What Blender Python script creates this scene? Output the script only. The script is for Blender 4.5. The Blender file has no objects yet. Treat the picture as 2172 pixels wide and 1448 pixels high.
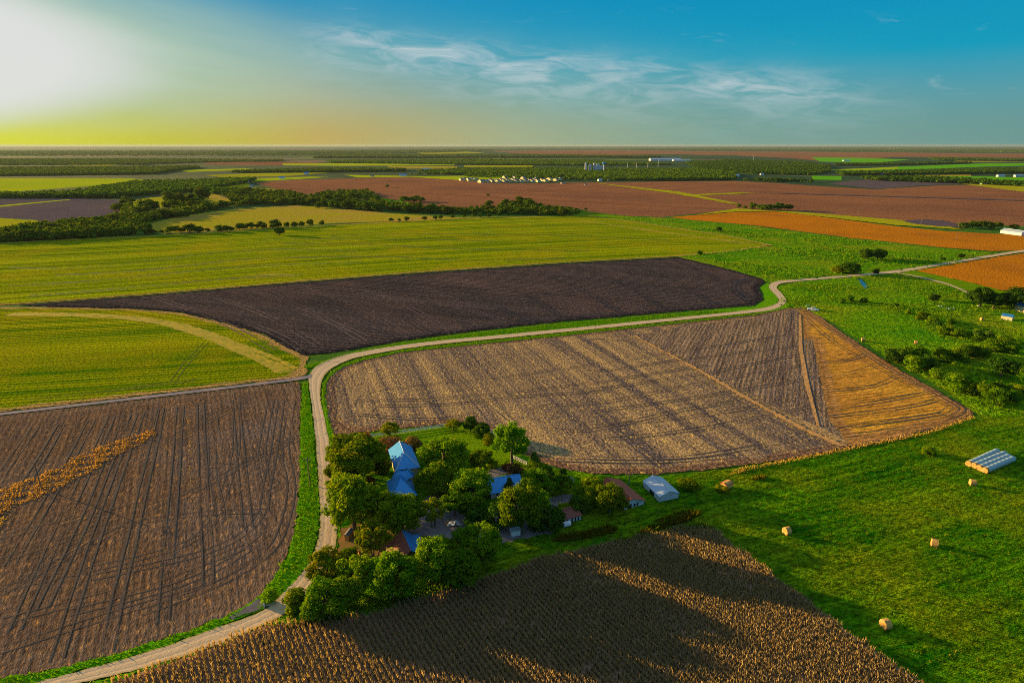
import bpy, bmesh, math, random
import numpy as np
from mathutils import Vector, Matrix
from mathutils.geometry import delaunay_2d_cdt

scene = bpy.context.scene
COL = scene.collection
R = math.radians
rng = np.random.default_rng(7)

# ---------------------------------------------------------------- camera
F, H, PITCH = 1300.0, 80.0, math.atan(416 / 1300.0)      # focal length in photo pixels, drone height, tilt
cam = bpy.data.cameras.new('camera'); cam_o = bpy.data.objects.new('camera', cam); COL.objects.link(cam_o)
cam.sensor_width = 36.0; cam.lens = 36.0 * F / 2172.0; cam.clip_start = 0.5; cam.clip_end = 120000.0
cam_o.location = (0, 0, H); cam_o.rotation_euler = (math.pi / 2 - PITCH, 0, 0)
scene.camera = cam_o

# ---------------------------------------------------------------- sun and sky
SUN_AZ, SUN_EL = R(-66.0), R(8.7)                       # azimuth from +Y towards +X
sd = Vector((math.sin(SUN_AZ) * math.cos(SUN_EL), math.cos(SUN_AZ) * math.cos(SUN_EL), math.sin(SUN_EL)))
sun = bpy.data.lights.new('sun', 'SUN'); sun_o = bpy.data.objects.new('sun', sun); COL.objects.link(sun_o)
sun.energy = 5.0; sun.angle = R(0.5); sun.color = (1.0, 0.64, 0.24)
sun_o.rotation_euler = (-sd).to_track_quat('-Z', 'Y').to_euler()
scene.view_settings.view_transform = 'Standard'; scene.view_settings.look = 'None'
EXPO = 1.35
scene.view_settings.exposure = EXPO; scene.view_settings.gamma = 1.0
cy = scene.cycles
cy.use_denoising = False
cy.filter_width = 0.9
cy.max_bounces = 5; cy.diffuse_bounces = 2; cy.glossy_bounces = 2; cy.transmission_bounces = 3; cy.volume_bounces = 1
cy.transparent_max_bounces = 4
cy.sample_clamp_indirect = 4.0

def lin(c):
    return tuple((x / 255 / 12.92 if x / 255 <= 0.04045 else ((x / 255 + 0.055) / 1.055) ** 2.4) for x in c)

class G:                                                  # small node-graph helper
    def __init__(s, tree): s.t = tree; s.n = tree.nodes; s.l = tree.links
    def node(s, typ, **kw):
        n = s.n.new(typ)
        for k, v in kw.items(): setattr(n, k, v)
        return n
    def put(s, sock, v):
        if v is None: return
        if isinstance(v, bpy.types.NodeSocket): s.l.new(v, sock)
        elif hasattr(sock, 'default_value'):
            if isinstance(v, (tuple, list)) and sock.type == 'RGBA' and len(v) == 3: v = (*v, 1)
            if sock.type == 'RGBA' and isinstance(v, (int, float)): v = (v, v, v, 1)
            sock.default_value = v
    def m(s, op, a, b=None, c=None, clamp=False):
        n = s.node('ShaderNodeMath', operation=op, use_clamp=clamp)
        s.put(n.inputs[0], a); s.put(n.inputs[1], b); s.put(n.inputs[2], c); return n.outputs[0]
    def vm(s, op, a, b=None):
        n = s.node('ShaderNodeVectorMath', operation=op)
        s.put(n.inputs[0], a); s.put(n.inputs[1], b)
        return n.outputs['Value'] if op == 'DOT_PRODUCT' else n.outputs[0]
    def mix(s, f, a, b, typ='MIX'):
        n = s.node('ShaderNodeMix', data_type='RGBA', blend_type=typ)
        s.put(n.inputs[0], f); s.put(n.inputs[6], a); s.put(n.inputs[7], b); return n.outputs[2]
    def rng(s, v, a, b, c=0.0, d=1.0, smooth=False):
        n = s.node('ShaderNodeMapRange'); n.clamp = True
        if smooth: n.interpolation_type = 'SMOOTHSTEP'
        for i, x in enumerate((v, a, b, c, d)): s.put(n.inputs[i], x)
        return n.outputs[0]
    def ramp(s, v, stops):
        n = s.node('ShaderNodeValToRGB'); e = n.color_ramp.elements
        while len(e) < len(stops): e.new(0.5)
        for i, (p, c) in enumerate(stops): e[i].position = p; e[i].color = (*c, 1)
        s.put(n.inputs[0], v); return n.outputs[0]
    def noise(s, vec, scale, detail=2.0, rough=0.5, dist=0.0):
        n = s.node('ShaderNodeTexNoise'); s.put(n.inputs['Vector'], vec)
        for k, v in (('Scale', scale), ('Detail', detail), ('Roughness', rough), ('Distortion', dist)): n.inputs[k].default_value = v
        return n.outputs['Fac']
    def xyz(s, x, y=0.0, z=0.0):
        n = s.node('ShaderNodeCombineXYZ')
        for i, v in enumerate((x, y, z)): s.put(n.inputs[i], v)
        return n.outputs[0]

world = bpy.data.worlds.new('World'); scene.world = world; world.use_nodes = True
def build_world():
    g = G(world.node_tree); g.n.clear()
    out = g.node('ShaderNodeOutputWorld'); bg = g.node('ShaderNodeBackground')
    tc = g.node('ShaderNodeTexCoord'); d = tc.outputs['Generated']
    sp = g.node('ShaderNodeSeparateXYZ'); g.put(sp.inputs[0], d); x, y, z = sp.outputs
    az = g.m('MULTIPLY', g.m('ARCTAN2', x, y), 180 / math.pi)         # degrees right of the view axis
    el = g.m('MULTIPLY', g.m('ARCSINE', z), 180 / math.pi)
    daz = g.m('ABSOLUTE', g.m('SUBTRACT', g.m('MODULO', g.m('ADD', az, 180 + 66 + 360), 360.0), 180.0))
    k = 1.0
    # clear sky by height; unseen overhead part brightened and greyed to fill shade
    base = g.ramp(g.m('DIVIDE', el, 90.0, clamp=True), [
        (0.0, lin((108, 152, 148))), (0.035, lin((92, 158, 168))), (0.075, lin((10, 156, 188))), (0.15, lin((0, 138, 190))),
        (0.34, lin((124, 158, 194))), (1.0, lin((152, 168, 192)))])
    # warm haze along the horizon, strongest under the sun
    warm = g.ramp(g.m('DIVIDE', daz, 120.0, clamp=True), [
        (0.0, lin((235, 225, 0))), (0.24, lin((216, 216, 0))), (0.31, lin((200, 196, 40))), (0.41, lin((196, 172, 92))),
        (0.55, lin((166, 176, 138))), (0.7, lin((128, 164, 150))), (0.95, lin((100, 150, 150)))])
    wh = g.rng(daz, 20, 100, 8.0, 2.6)
    wf = g.m('POWER', 2.718, g.m('MULTIPLY', -1.0, g.m('POWER', g.m('DIVIDE', g.m('MAXIMUM', el, 0.0), wh), 1.8)))
    col = g.mix(wf, base, warm)
    # pale milky fan above the glow
    q = g.m('DIVIDE', daz, 50.0); q2 = g.m('DIVIDE', g.m('SUBTRACT', el, g.rng(daz, 20, 50, 7.5, 5.5)), 6.5)
    mm = g.m('SQRT', g.m('ADD', g.m('MULTIPLY', q, q), g.m('MULTIPLY', q2, q2)))
    n1 = g.noise(g.xyz(g.m('MULTIPLY', az, 0.05), g.m('ADD', g.m('MULTIPLY', el, 0.35), g.m('MULTIPLY', az, 0.05))), 1.6, 4, 0.55)
    fan = g.m('MULTIPLY', g.rng(mm, 0.62, 1.28, 1.0, 0.0, True), g.rng(n1, 0.2, 0.75, 0.62, 1.0))
    col = g.mix(fan, col, lin((186, 206, 184)))
    p = g.m('DIVIDE', daz, 37.5); p2 = g.m('DIVIDE', g.m('SUBTRACT', el, g.rng(daz, 20, 40, 6.2, 5.6)), 6.6)
    m2 = g.m('SQRT', g.m('ADD', g.m('MULTIPLY', p, p), g.m('MULTIPLY', p2, p2)))
    glow = g.rng(m2, 0.84, 1.1, 1.0, 0.0, True)
    col = g.mix(glow, col, lin((224, 224, 220)))
    # cirrus streaks
    line = g.m('SUBTRACT', el, g.m('ADD', 6.75, g.m('MULTIPLY', az, -0.10)))
    band = g.m('POWER', 2.718, g.m('MULTIPLY', -1.0, g.m('POWER', g.m('ABSOLUTE', g.m('DIVIDE', line, g.rng(line, -0.5, 0.5, 2.6, 1.05))), 2.0)))
    azm = g.m('MULTIPLY', g.rng(az, -20, -12, 0, 1, True), g.rng(az, 18, 34, 1, 0, True))
    cv = g.xyz(g.m('ADD', g.m('MULTIPLY', az, 0.13), g.m('MULTIPLY', el, -0.12)), g.m('ADD', g.m('MULTIPLY', el, 0.62), g.m('MULTIPLY', az, 0.06)))
    c1 = g.noise(cv, 1.5, 8, 0.62, 0.9)
    c2 = g.noise(cv, 0.55, 4, 0.5, 0.4)
    cl = g.m('MULTIPLY', g.m('MULTIPLY', band, azm), g.m('MULTIPLY', g.rng(c1, 0.40, 0.68, 0, 1), g.rng(c2, 0.30, 0.55, 0.3, 1)))
    wis = g.m('MULTIPLY', g.rng(c1, 0.56, 0.85, 0, 0.55), g.rng(g.noise(cv, 0.9, 2), 0.5, 0.72))
    wis = g.m('MULTIPLY', wis, g.rng(el, 1.5, 4.0, 0, 1))
    cl = g.m('MAXIMUM', g.m('MULTIPLY', cl, 0.95), wis)
    wide = g.m('MULTIPLY', g.m('POWER', 2.718, g.m('MULTIPLY', -1.0, g.m('POWER', g.m('ABSOLUTE', g.m('DIVIDE', g.m('ADD', line, 0.9), 2.6)), 2.0))), g.rng(c2, 0.3, 0.7, 0.05, 0.5))
    col = g.mix(g.m('MULTIPLY', wide, azm), col, lin((128, 186, 188)))
    col = g.mix(g.m('MULTIPLY', cl, 0.95), col, lin((200, 210, 214)))
    # below the horizon: what light the land sends back
    col = g.mix(g.rng(el, -1.5, -0.2, 1, 0), col, lin((80, 82, 50)))
    sky = g.node('ShaderNodeTexSky', sky_type='NISHITA'); sky.sun_disc = False
    sky.sun_elevation = SUN_EL; sky.sun_rotation = SUN_AZ % (2 * math.pi)
    air = g.mix(1.0, sky.outputs[0], (0.001, 0.002, 0.003), 'MULTIPLY')   # clear-air share of the light
    gain = 1.0 / 2 ** EXPO
    col = g.mix(1.0, g.mix(1.0, col, (gain * 0.94,) * 3, 'MULTIPLY'), air, 'ADD')
    g.put(bg.inputs[0], g.mix(1.0, col, (1 / 0.15,) * 3, 'MULTIPLY')); bg.inputs[1].default_value = 0.15
    g.l.new(bg.outputs[0], out.inputs[0])
build_world()

# ---------------------------------------------------------------- placing by eye: a photo pixel seen on the ground
def at(px, py, z=0.0):
    u = (px - 1086) / F; v = (py - 724) / F
    dx, dy, dz = u, math.cos(PITCH) - v * math.sin(PITCH), -math.sin(PITCH) - v * math.cos(PITCH)
    t = (z - H) / dz
    return Vector((dx * t, dy * t, z))
def height_at(base, py):                                  # how tall a thing standing at base is whose top shows at py
    v = (py - 724) / F
    dy, dz = math.cos(PITCH) - v * math.sin(PITCH), -math.sin(PITCH) - v * math.cos(PITCH)
    return max(0.3, H + dz / dy * base.y)
def mpp(base):                                            # metres per photo pixel at a ground point
    return (base.y * math.cos(PITCH) + H * math.sin(PITCH)) / F
def line(pts): return [tuple(at(*p)[:2]) for p in pts]

# ---------------------------------------------------------------- object helpers
def tag(o, label=None, cat=None, group=None, kind=None):
    if label: o['label'] = label
    if cat: o['category'] = cat
    if group: o['group'] = group
    if kind: o['kind'] = kind
    return o
def empty(name, loc, rz=0.0, label=None, cat=None, group=None):
    o = bpy.data.objects.new(name, None); COL.objects.link(o); o.location = loc; o.rotation_euler = (0, 0, rz)
    o.empty_display_size = 0.5
    return tag(o, label, cat, group)
def mesh_obj(name, verts, faces, mat=None, parent=None, attrs=None, smooth=False):
    me = bpy.data.meshes.new(name)
    me.from_pydata([tuple(v) for v in verts], [], [tuple(f) for f in faces])
    if attrs:
        for k, a in attrs.items():
            at_ = me.attributes.new(k, 'FLOAT', 'POINT'); at_.data.foreach_set('value', np.asarray(a, dtype=np.float32))
    for m in (mat if isinstance(mat, (list, tuple)) else [mat]):
        if m: me.materials.append(m)
    if smooth: me.polygons.foreach_set('use_smooth', [True] * len(me.polygons))
    o = bpy.data.objects.new(name, me); COL.objects.link(o)
    if parent: o.parent = parent
    return o
def fast_mesh(name, V, Fq, mat, rnd=None, parent=None):   # V (n,3), Fq (m,k): one polygon size
    me = bpy.data.meshes.new(name); m, k = Fq.shape
    me.vertices.add(len(V)); me.vertices.foreach_set('co', V.astype(np.float32).ravel())
    me.loops.add(m * k); me.loops.foreach_set('vertex_index', Fq.astype(np.int32).ravel())
    me.polygons.add(m); me.polygons.foreach_set('loop_start', np.arange(0, m * k, k, dtype=np.int32))
    me.update(calc_edges=True)
    if rnd is not None:
        a = me.attributes.new('rnd', 'FLOAT', 'POINT'); a.data.foreach_set('value', rnd.astype(np.float32))
    me.materials.append(mat)
    o = bpy.data.objects.new(name, me); COL.objects.link(o)
    if parent: o.parent = parent
    return o
def inside(P, poly):
    poly = np.asarray(poly); x, y = P[:, 0], P[:, 1]; c = np.zeros(len(P), bool); j = len(poly) - 1
    for i in range(len(poly)):
        xi, yi = poly[i]; xj, yj = poly[j]
        with np.errstate(divide='ignore', invalid='ignore'):
            c ^= ((yi > y) != (yj > y)) & (x < (xj - xi) * (y - yi) / (yj - yi) + xi)
        j = i
    return c
def seg_dist(P, pl, closed=False):
    pl = np.asarray(pl, float); P = np.asarray(P, float); best = np.full(len(P), 1e9)
    n = len(pl); rngi = range(n if closed else n - 1)
    for i in rngi:
        a = pl[i]; b = pl[(i + 1) % n]; ab = b - a; L = (ab ** 2).sum()
        t = np.clip(((P - a) @ ab) / max(L, 1e-9), 0, 1)
        best = np.minimum(best, np.hypot(*(P - a - t[:, None] * ab).T))
    return best
def catmull(pts, n=8, closed=False):
    pts = [np.asarray(p, float) for p in pts]; out = []; N = len(pts)
    for i in range(N if closed else N - 1):
        p0 = pts[(i - 1) % N] if closed or i > 0 else pts[0]; p1 = pts[i]; p2 = pts[(i + 1) % N]
        p3 = pts[(i + 2) % N] if closed or i < N - 2 else pts[-1]
        for k in range(n):
            t = k / n
            out.append(0.5 * ((2 * p1) + (-p0 + p2) * t + (2 * p0 - 5 * p1 + 4 * p2 - p3) * t * t + (-p0 + 3 * p1 - 3 * p2 + p3) * t ** 3))
    if not closed: out.append(pts[-1])
    return np.array(out)
def resample(poly, step, closed=True):
    poly = np.asarray(poly, float); out = []
    n = len(poly)
    for i in range(n if closed else n - 1):
        a, b = poly[i], poly[(i + 1) % n]; k = max(1, int(np.hypot(*(b - a)) / step))
        for j in range(k): out.append(a + (b - a) * j / k)
    if not closed: out.append(poly[-1])
    return np.array(out)
def chaikin(poly, it=1):
    poly = np.asarray(poly, float)
    for _ in range(it):
        nx = np.roll(poly, -1, 0); poly = np.stack([poly * .8 + nx * .2, poly * .2 + nx * .8], 1).reshape(-1, 2)
    return poly
def scatter(poly, spacing, jitter=0.5):
    poly = np.asarray(poly); lo, hi = poly.min(0), poly.max(0)
    xs = np.arange(lo[0], hi[0], spacing); ys = np.arange(lo[1], hi[1], spacing)
    X, Y = np.meshgrid(xs, ys); P = np.stack([X.ravel(), Y.ravel()], 1)
    P += rng.uniform(-jitter, jitter, P.shape) * spacing
    return P[inside(P, poly)]
# ---------------------------------------------------------------- ground materials
def A(r, g, b, k=1.0):                                    # real base colour (linear) of a surface, from its sRGB look in even sunlight
    l = lin((r, g, b)); return tuple(min(0.8, c / d * k) for c, d in zip(l, (0.62, 0.56, 0.45)))
def new_mat(name):
    m = bpy.data.materials.new(name); m.use_nodes = True; g = G(m.node_tree); g.n.clear()
    out = g.node('ShaderNodeOutputMaterial'); return m, g, out
def bsdf(g, out, col, rough=0.9, bump=None, strength=1.0, dist=1.0, spec=0.1, metal=0.0):
    b = g.node('ShaderNodeBsdfPrincipled'); g.put(b.inputs['Base Color'], col); g.put(b.inputs['Roughness'], rough)
    b.inputs['Specular IOR Level'].default_value = spec; b.inputs['Metallic'].default_value = metal
    if bump is not None:
        bn = g.node('ShaderNodeBump'); bn.inputs['Strength'].default_value = strength; bn.inputs['Distance'].default_value = dist
        g.put(bn.inputs['Height'], bump); g.l.new(bn.outputs[0], b.inputs['Normal'])
    g.l.new(b.outputs[0], out.inputs[0]); return b
def field_mat(name, cA, cB, cC=None, rows=(0, 1), attr=None, fine=1.5, fine_amt=0.3, band=8.0, band_len=140.0, band_amt=1.0,
              clod=1.3, clod_amt=0.5, patch=60.0, patch_amt=0.5, bump=0.12, warp=1.5, edge=None, edge_c=None, streak=0.0, stretch=1.0, speck=None, speck_amt=0.0):
    m, g, out = new_mat(name)
    pos = g.node('ShaderNodeNewGeometry').outputs['Position']
    L = math.hypot(*rows); rx, ry = rows[0] / L, rows[1] / L
    v = g.vm('DOT_PRODUCT', pos, (rx, ry, 0)); u0 = g.vm('DOT_PRODUCT', pos, (ry, -rx, 0))
    if attr:
        a = g.node('ShaderNodeAttribute', attribute_name=attr); u0 = a.outputs['Fac']
    u = g.m('ADD', u0, g.m('MULTIPLY', g.m('SUBTRACT', g.noise(pos, 1 / 35.0, 2), 0.5), warp * 2))
    bn = g.noise(g.xyz(g.m('DIVIDE', u, band), g.m('DIVIDE', v, band_len)), 1.0, 3, 0.62)
    bf = g.rng(bn, 0.5 - 0.22 / max(band_amt, .05), 0.5 + 0.22 / max(band_amt, .05))
    col = g.mix(bf, cA, cB)
    pn = g.noise(pos, 1 / patch, 4, 0.6)
    if cC: col = g.mix(g.m('MULTIPLY', g.rng(pn, 0.46, 0.68), patch_amt), col, cC)
    if edge:                                              # headland worked parallel to the field edge
        e = g.node('ShaderNodeAttribute', attribute_name='edge').outputs['Fac']
        en = g.m('ADD', e, g.m('MULTIPLY', g.m('SUBTRACT', g.noise(pos, 1 / 9.0, 3), 0.5), 5.0))
        es = g.noise(g.xyz(g.m('DIVIDE', e, 1.6), g.m('MULTIPLY', v, 0.004)), 1.0, 2, 0.6)
        ec = g.mix(g.rng(es, 0.35, 0.65), edge_c, tuple(x * 0.55 for x in edge_c))
        col = g.mix(g.rng(en, edge, edge * 0.55), col, ec)
    cn = g.noise(g.xyz(g.m('DIVIDE', u, clod), g.m('DIVIDE', v, clod * stretch)), 1.0, 3, 0.7)
    w = g.m('SINE', g.m('MULTIPLY', u, 2 * math.pi / fine))
    if streak:
        sn = g.noise(g.xyz(g.m('DIVIDE', u, 0.9), g.m('DIVIDE', v, 22.0)), 1.0, 3, 0.7)
        col = g.mix(g.m('MULTIPLY', g.rng(sn, 0.42, 0.6), streak), col, (0.35, 0.35, 0.35), 'MULTIPLY')
    if speck:
        s2 = g.noise(g.xyz(g.m('DIVIDE', u, 0.9), g.m('DIVIDE', v, 2.6)), 1.0, 3, 0.75)
        col = g.mix(g.m('MULTIPLY', g.rng(s2, 0.55, 0.68), speck_amt), col, speck)
    k = g.m('ADD', 1.0, g.m('ADD', g.m('MULTIPLY', g.m('SUBTRACT', g.rng(cn, 0.25, 0.75), 0.5), clod_amt * 1.6), g.m('MULTIPLY', w, fine_amt * 0.5)))
    col = g.mix(1.0, col, g.xyz(k, k, k), 'MULTIPLY')
    hgt = g.m('ADD', g.m('MULTIPLY', cn, 1.6), g.m('ADD', g.m('MULTIPLY', w, fine_amt * 0.35), g.m('MULTIPLY', bn, 0.6)))
    bsdf(g, out, col, 0.95, hgt, 1.0, bump, 0.0)
    return m
def flat_noise_mat(name, c1, c2, scale=0.8, c3=None, scale3=0.05, bump=0.05, rough=0.9, detail=4, lo=0.35, hi=0.65, spec=0.1, metal=0.0):
    m, g, out = new_mat(name); pos = g.node('ShaderNodeNewGeometry').outputs['Position']
    n = g.noise(pos, scale, detail, 0.65); col = g.mix(g.rng(n, lo, hi), c1, c2)
    if c3: col = g.mix(g.rng(g.noise(pos, scale3, 3, 0.6), 0.48, 0.7), col, c3)
    bsdf(g, out, col, rough, n, 1.0, bump, spec, metal); return m

def vec(a, b): p, q = at(*a), at(*b); return (q.x - p.x, q.y - p.y)

# ---------------------------------------------------------------- ground sheets
def sheet(name, px, mat, z, step=None, rough_edge=0.3, d_from=None, grid=None, label=None, cat=None, kind='structure', curved=False, edge=False):
    poly = np.array(line(px))
    if curved: poly = catmull(poly, 6, True)
    if step:
        poly = resample(poly, step); poly = poly + rng.normal(0, rough_edge, poly.shape)
    if grid:
        P = scatter(poly, grid, 0.3); P = P[seg_dist(P, poly, True) > grid * 0.6]
        vs = [Vector(p) for p in poly] + [Vector(p) for p in P]; n = len(poly)
        r = delaunay_2d_cdt(vs, [], [list(range(n))], 1, 1e-4)
        V = np.array([tuple(q) for q in r[0]]); fs = [f for f in r[2]]
        at_ = {}
        if d_from is not None: at_['d'] = seg_dist(V, d_from)
        if edge: at_['edge'] = seg_dist(V, poly, True)
        fs = [f if np.cross(V[f[1]] - V[f[0]], V[f[2]] - V[f[0]]) > 0 else f[::-1] for f in fs]
        o = mesh_obj(name, [(x, y, z) for x, y in V], fs, mat, attrs=at_)
    else:
        r = delaunay_2d_cdt([Vector(q) for q in poly], [], [list(range(len(poly)))], 1, 1e-4)
        V = np.array([tuple(q) for q in r[0]]); fs = [list(f) for f in r[2]]
        fs = [f if np.cross(V[f[1]] - V[f[0]], V[f[2]] - V[f[0]]) > 0 else f[::-1] for f in fs]
        o = mesh_obj(name, [(x, y, z) for x, y in V], fs, mat)
    tag(o, label, cat, kind=kind); o['_poly'] = 0; del o['_poly']
    return o, poly
def strip_mesh(name, left, right, mat, z, kind='structure'):
    n = len(left); V = []; d = []
    for k in range(5):
        t = k / 4
        for a, b in zip(left, right): V.append((a[0] + (b[0] - a[0]) * t, a[1] + (b[1] - a[1]) * t, z)); d.append(t * 2 - 1)
    Fs = [[k * n + i, (k + 1) * n + i, (k + 1) * n + i + 1, k * n + i + 1] for k in range(4) for i in range(n - 1)]
    o = mesh_obj(name, V, Fs, mat, attrs={'d': d}); return tag(o, kind=kind)
def offset_line(pl, w):
    pl = np.asarray(pl); t = np.gradient(pl, axis=0); t /= np.linalg.norm(t, axis=1)[:, None] + 1e-9
    return pl + np.stack([-t[:, 1], t[:, 0]], 1) * np.asarray(w).reshape(-1, 1)
def add_tracks(o, pls, mat, w=0.55, gap=1.9, z=0.02):     # pairs of wheel ruts pressed into a field: part of the field's own mesh
    me = o.data; bm = bmesh.new(); bm.from_mesh(me); me.materials.append(mat); mi = len(me.materials) - 1
    z0 = me.vertices[0].co.z + z
    for ip, pl in enumerate(pls):
        c = catmull(line(pl), 6) if len(pl) > 2 else resample(np.array(line(pl)), 3, False)
        c = resample(c, 2.0, False); wob = np.convolve(rng.normal(0, 1, len(c) + 8), np.ones(9) / 9, 'valid')[:len(c)]; wob = np.pad(wob, (0, len(c) - len(wob)), 'edge')
        for io, off in enumerate((-gap / 2, gap / 2)):
            zk = z0 + (ip * 2 + io) * .0008
            wv = w * np.clip(.85 + 1.1 * np.roll(wob, io * 3) + rng.uniform(-.12, .12, len(c)) * (3 if w > 2 else 1), .25, 1.6)
            a = offset_line(c, off - wv / 2); b = offset_line(c, off + wv / 2)
            va = [bm.verts.new((*p, zk)) for p in a]; vb = [bm.verts.new((*p, zk)) for p in b]
            for i in range(len(c) - 1):
                f = bm.faces.new((vb[i], va[i], va[i + 1], vb[i + 1])); f.material_index = mi
    bm.to_mesh(me); bm.free()

# base land: one sheet to the horizon; grass nearby, farmland and woodland in the distance
def land_mat():
    m, g, out = new_mat('land'); pos = g.node('ShaderNodeNewGeometry').outputs['Position']
    sp = g.node('ShaderNodeSeparateXYZ'); g.put(sp.inputs[0], pos)
    far = g.rng(g.m('ADD', sp.outputs[1], g.m('MULTIPLY', g.m('SUBTRACT', g.noise(pos, 1 / 150, 2), .5), 500)), 700, 1000)
    nb = g.noise(pos, 0.12, 5, 0.7)
    near = g.mix(g.rng(nb, 0.35, 0.65), A(30, 72, 4), A(66, 88, 6))
    near = g.mix(g.rng(g.noise(pos, 0.02, 3), 0.5, 0.7), near, A(18, 58, 4))
    vo = g.node('ShaderNodeTexVoronoi'); vo.feature = 'F1'
    warp = g.vm('ADD', pos, g.vm('MULTIPLY', g.node('ShaderNodeTexNoise').outputs['Color'], (0, 0, 0)))
    g.put(vo.inputs['Vector'], g.vm('MULTIPLY', pos, (1 / 900.0, 1 / 700.0, 0))); vo.inputs['Scale'].default_value = 1.0
    cr = g.node('ShaderNodeSeparateColor'); g.put(cr.inputs[0], vo.outputs['Color'])
    pal = g.ramp(cr.outputs[0], [(0, A(30, 52, 22)), (0.45, A(34, 60, 24)), (0.46, A(112, 74, 52)), (0.66, A(120, 82, 58)), (0.67, A(84, 98, 20)), (0.84, A(96, 108, 26)), (0.85, A(58, 66, 30)), (1.0, A(40, 66, 30))])
    pal.node.color_ramp.interpolation = 'CONSTANT'
    wood = g.rng(g.noise(g.vm('MULTIPLY', pos, (1, 1.6, 0)), 1 / 1500, 5, 0.62), 0.42, 0.47)
    fc = g.mix(wood, pal, g.mix(g.rng(g.noise(pos, 1 / 60, 3, .7), .35, .65), A(22, 44, 16), A(44, 62, 20)))
    bsdf(g, out, g.mix(far, near, fc), 0.95, nb, 1.0, 0.5, 0.05); return m
S = 45000.0
tag(mesh_obj('ground', [(-S, -S, 0), (S, -S, 0), (S, S, 0), (-S, S, 0)], [(0, 1, 2, 3)], land_mat()), kind='structure')

Z = iter(np.arange(0.012, 3, 0.0025))
def zz(): return float(next(Z))

# ---- far fields (largest first)
red = field_mat('red_brown_crop', A(100, 62, 38), A(126, 80, 44), A(92, 58, 38), rows=vec((1300, 430), (2100, 470)), fine=30, fine_amt=.06, band=14, band_len=900, band_amt=1.2, clod=4, clod_amt=.4, patch=180, patch_amt=.7, bump=.3, warp=6)
orange = field_mat('orange_crop', A(142, 84, 8), A(160, 92, 12), A(120, 72, 16), rows=vec((1450, 462), (2000, 500)), fine=6, fine_amt=.12, band=9, band_len=400, band_amt=.7, clod=1.6, clod_amt=.3, patch=60, patch_amt=.6, bump=.35, warp=6)
olive = field_mat('olive_crop', A(124, 122, 8), A(140, 124, 14), A(104, 104, 14), rows=(1, .1), fine=12, fine_amt=.05, band=10, band_len=300, clod=4, clod_amt=.2, patch=120, bump=.3)
yellow = field_mat('yellow_pasture', A(136, 140, 2), A(120, 128, 6), A(150, 140, 10), rows=(1, .2), fine=14, fine_amt=.05, band=20, band_len=300, clod=5, clod_amt=.2, patch=150, bump=.3)
tan = field_mat('tan_field', A(136, 112, 24), A(122, 116, 14), A(140, 104, 44), rows=(1, .1), fine=10, fine_amt=.05, band=14, band_len=160, clod=4, clod_amt=.2, patch=70, patch_amt=.8, bump=.3)
purple = field_mat('bare_dark_soil', A(78, 64, 58), A(66, 56, 54), A(90, 70, 58), rows=vec((0, 470), (256, 430)), fine=5, fine_amt=.25, band=12, band_len=300, clod=4, clod_amt=.2, patch=130, bump=.25)
brightg = field_mat('bright_green_crop', A(62, 126, 4), A(84, 130, 8), None, rows=(1, .1), fine=10, fine_amt=.05, band=12, band_len=300, clod=5, clod_amt=.2, bump=.3)
rough_g = field_mat('rough_pasture', A(42, 92, 3), A(88, 112, 5), A(106, 106, 9), rows=(1, .3), fine=3, fine_amt=.02, band=9, band_len=26, band_amt=1.0, clod=2.2, clod_amt=.8, patch=40, patch_amt=.8, bump=.9, warp=5)

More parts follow.
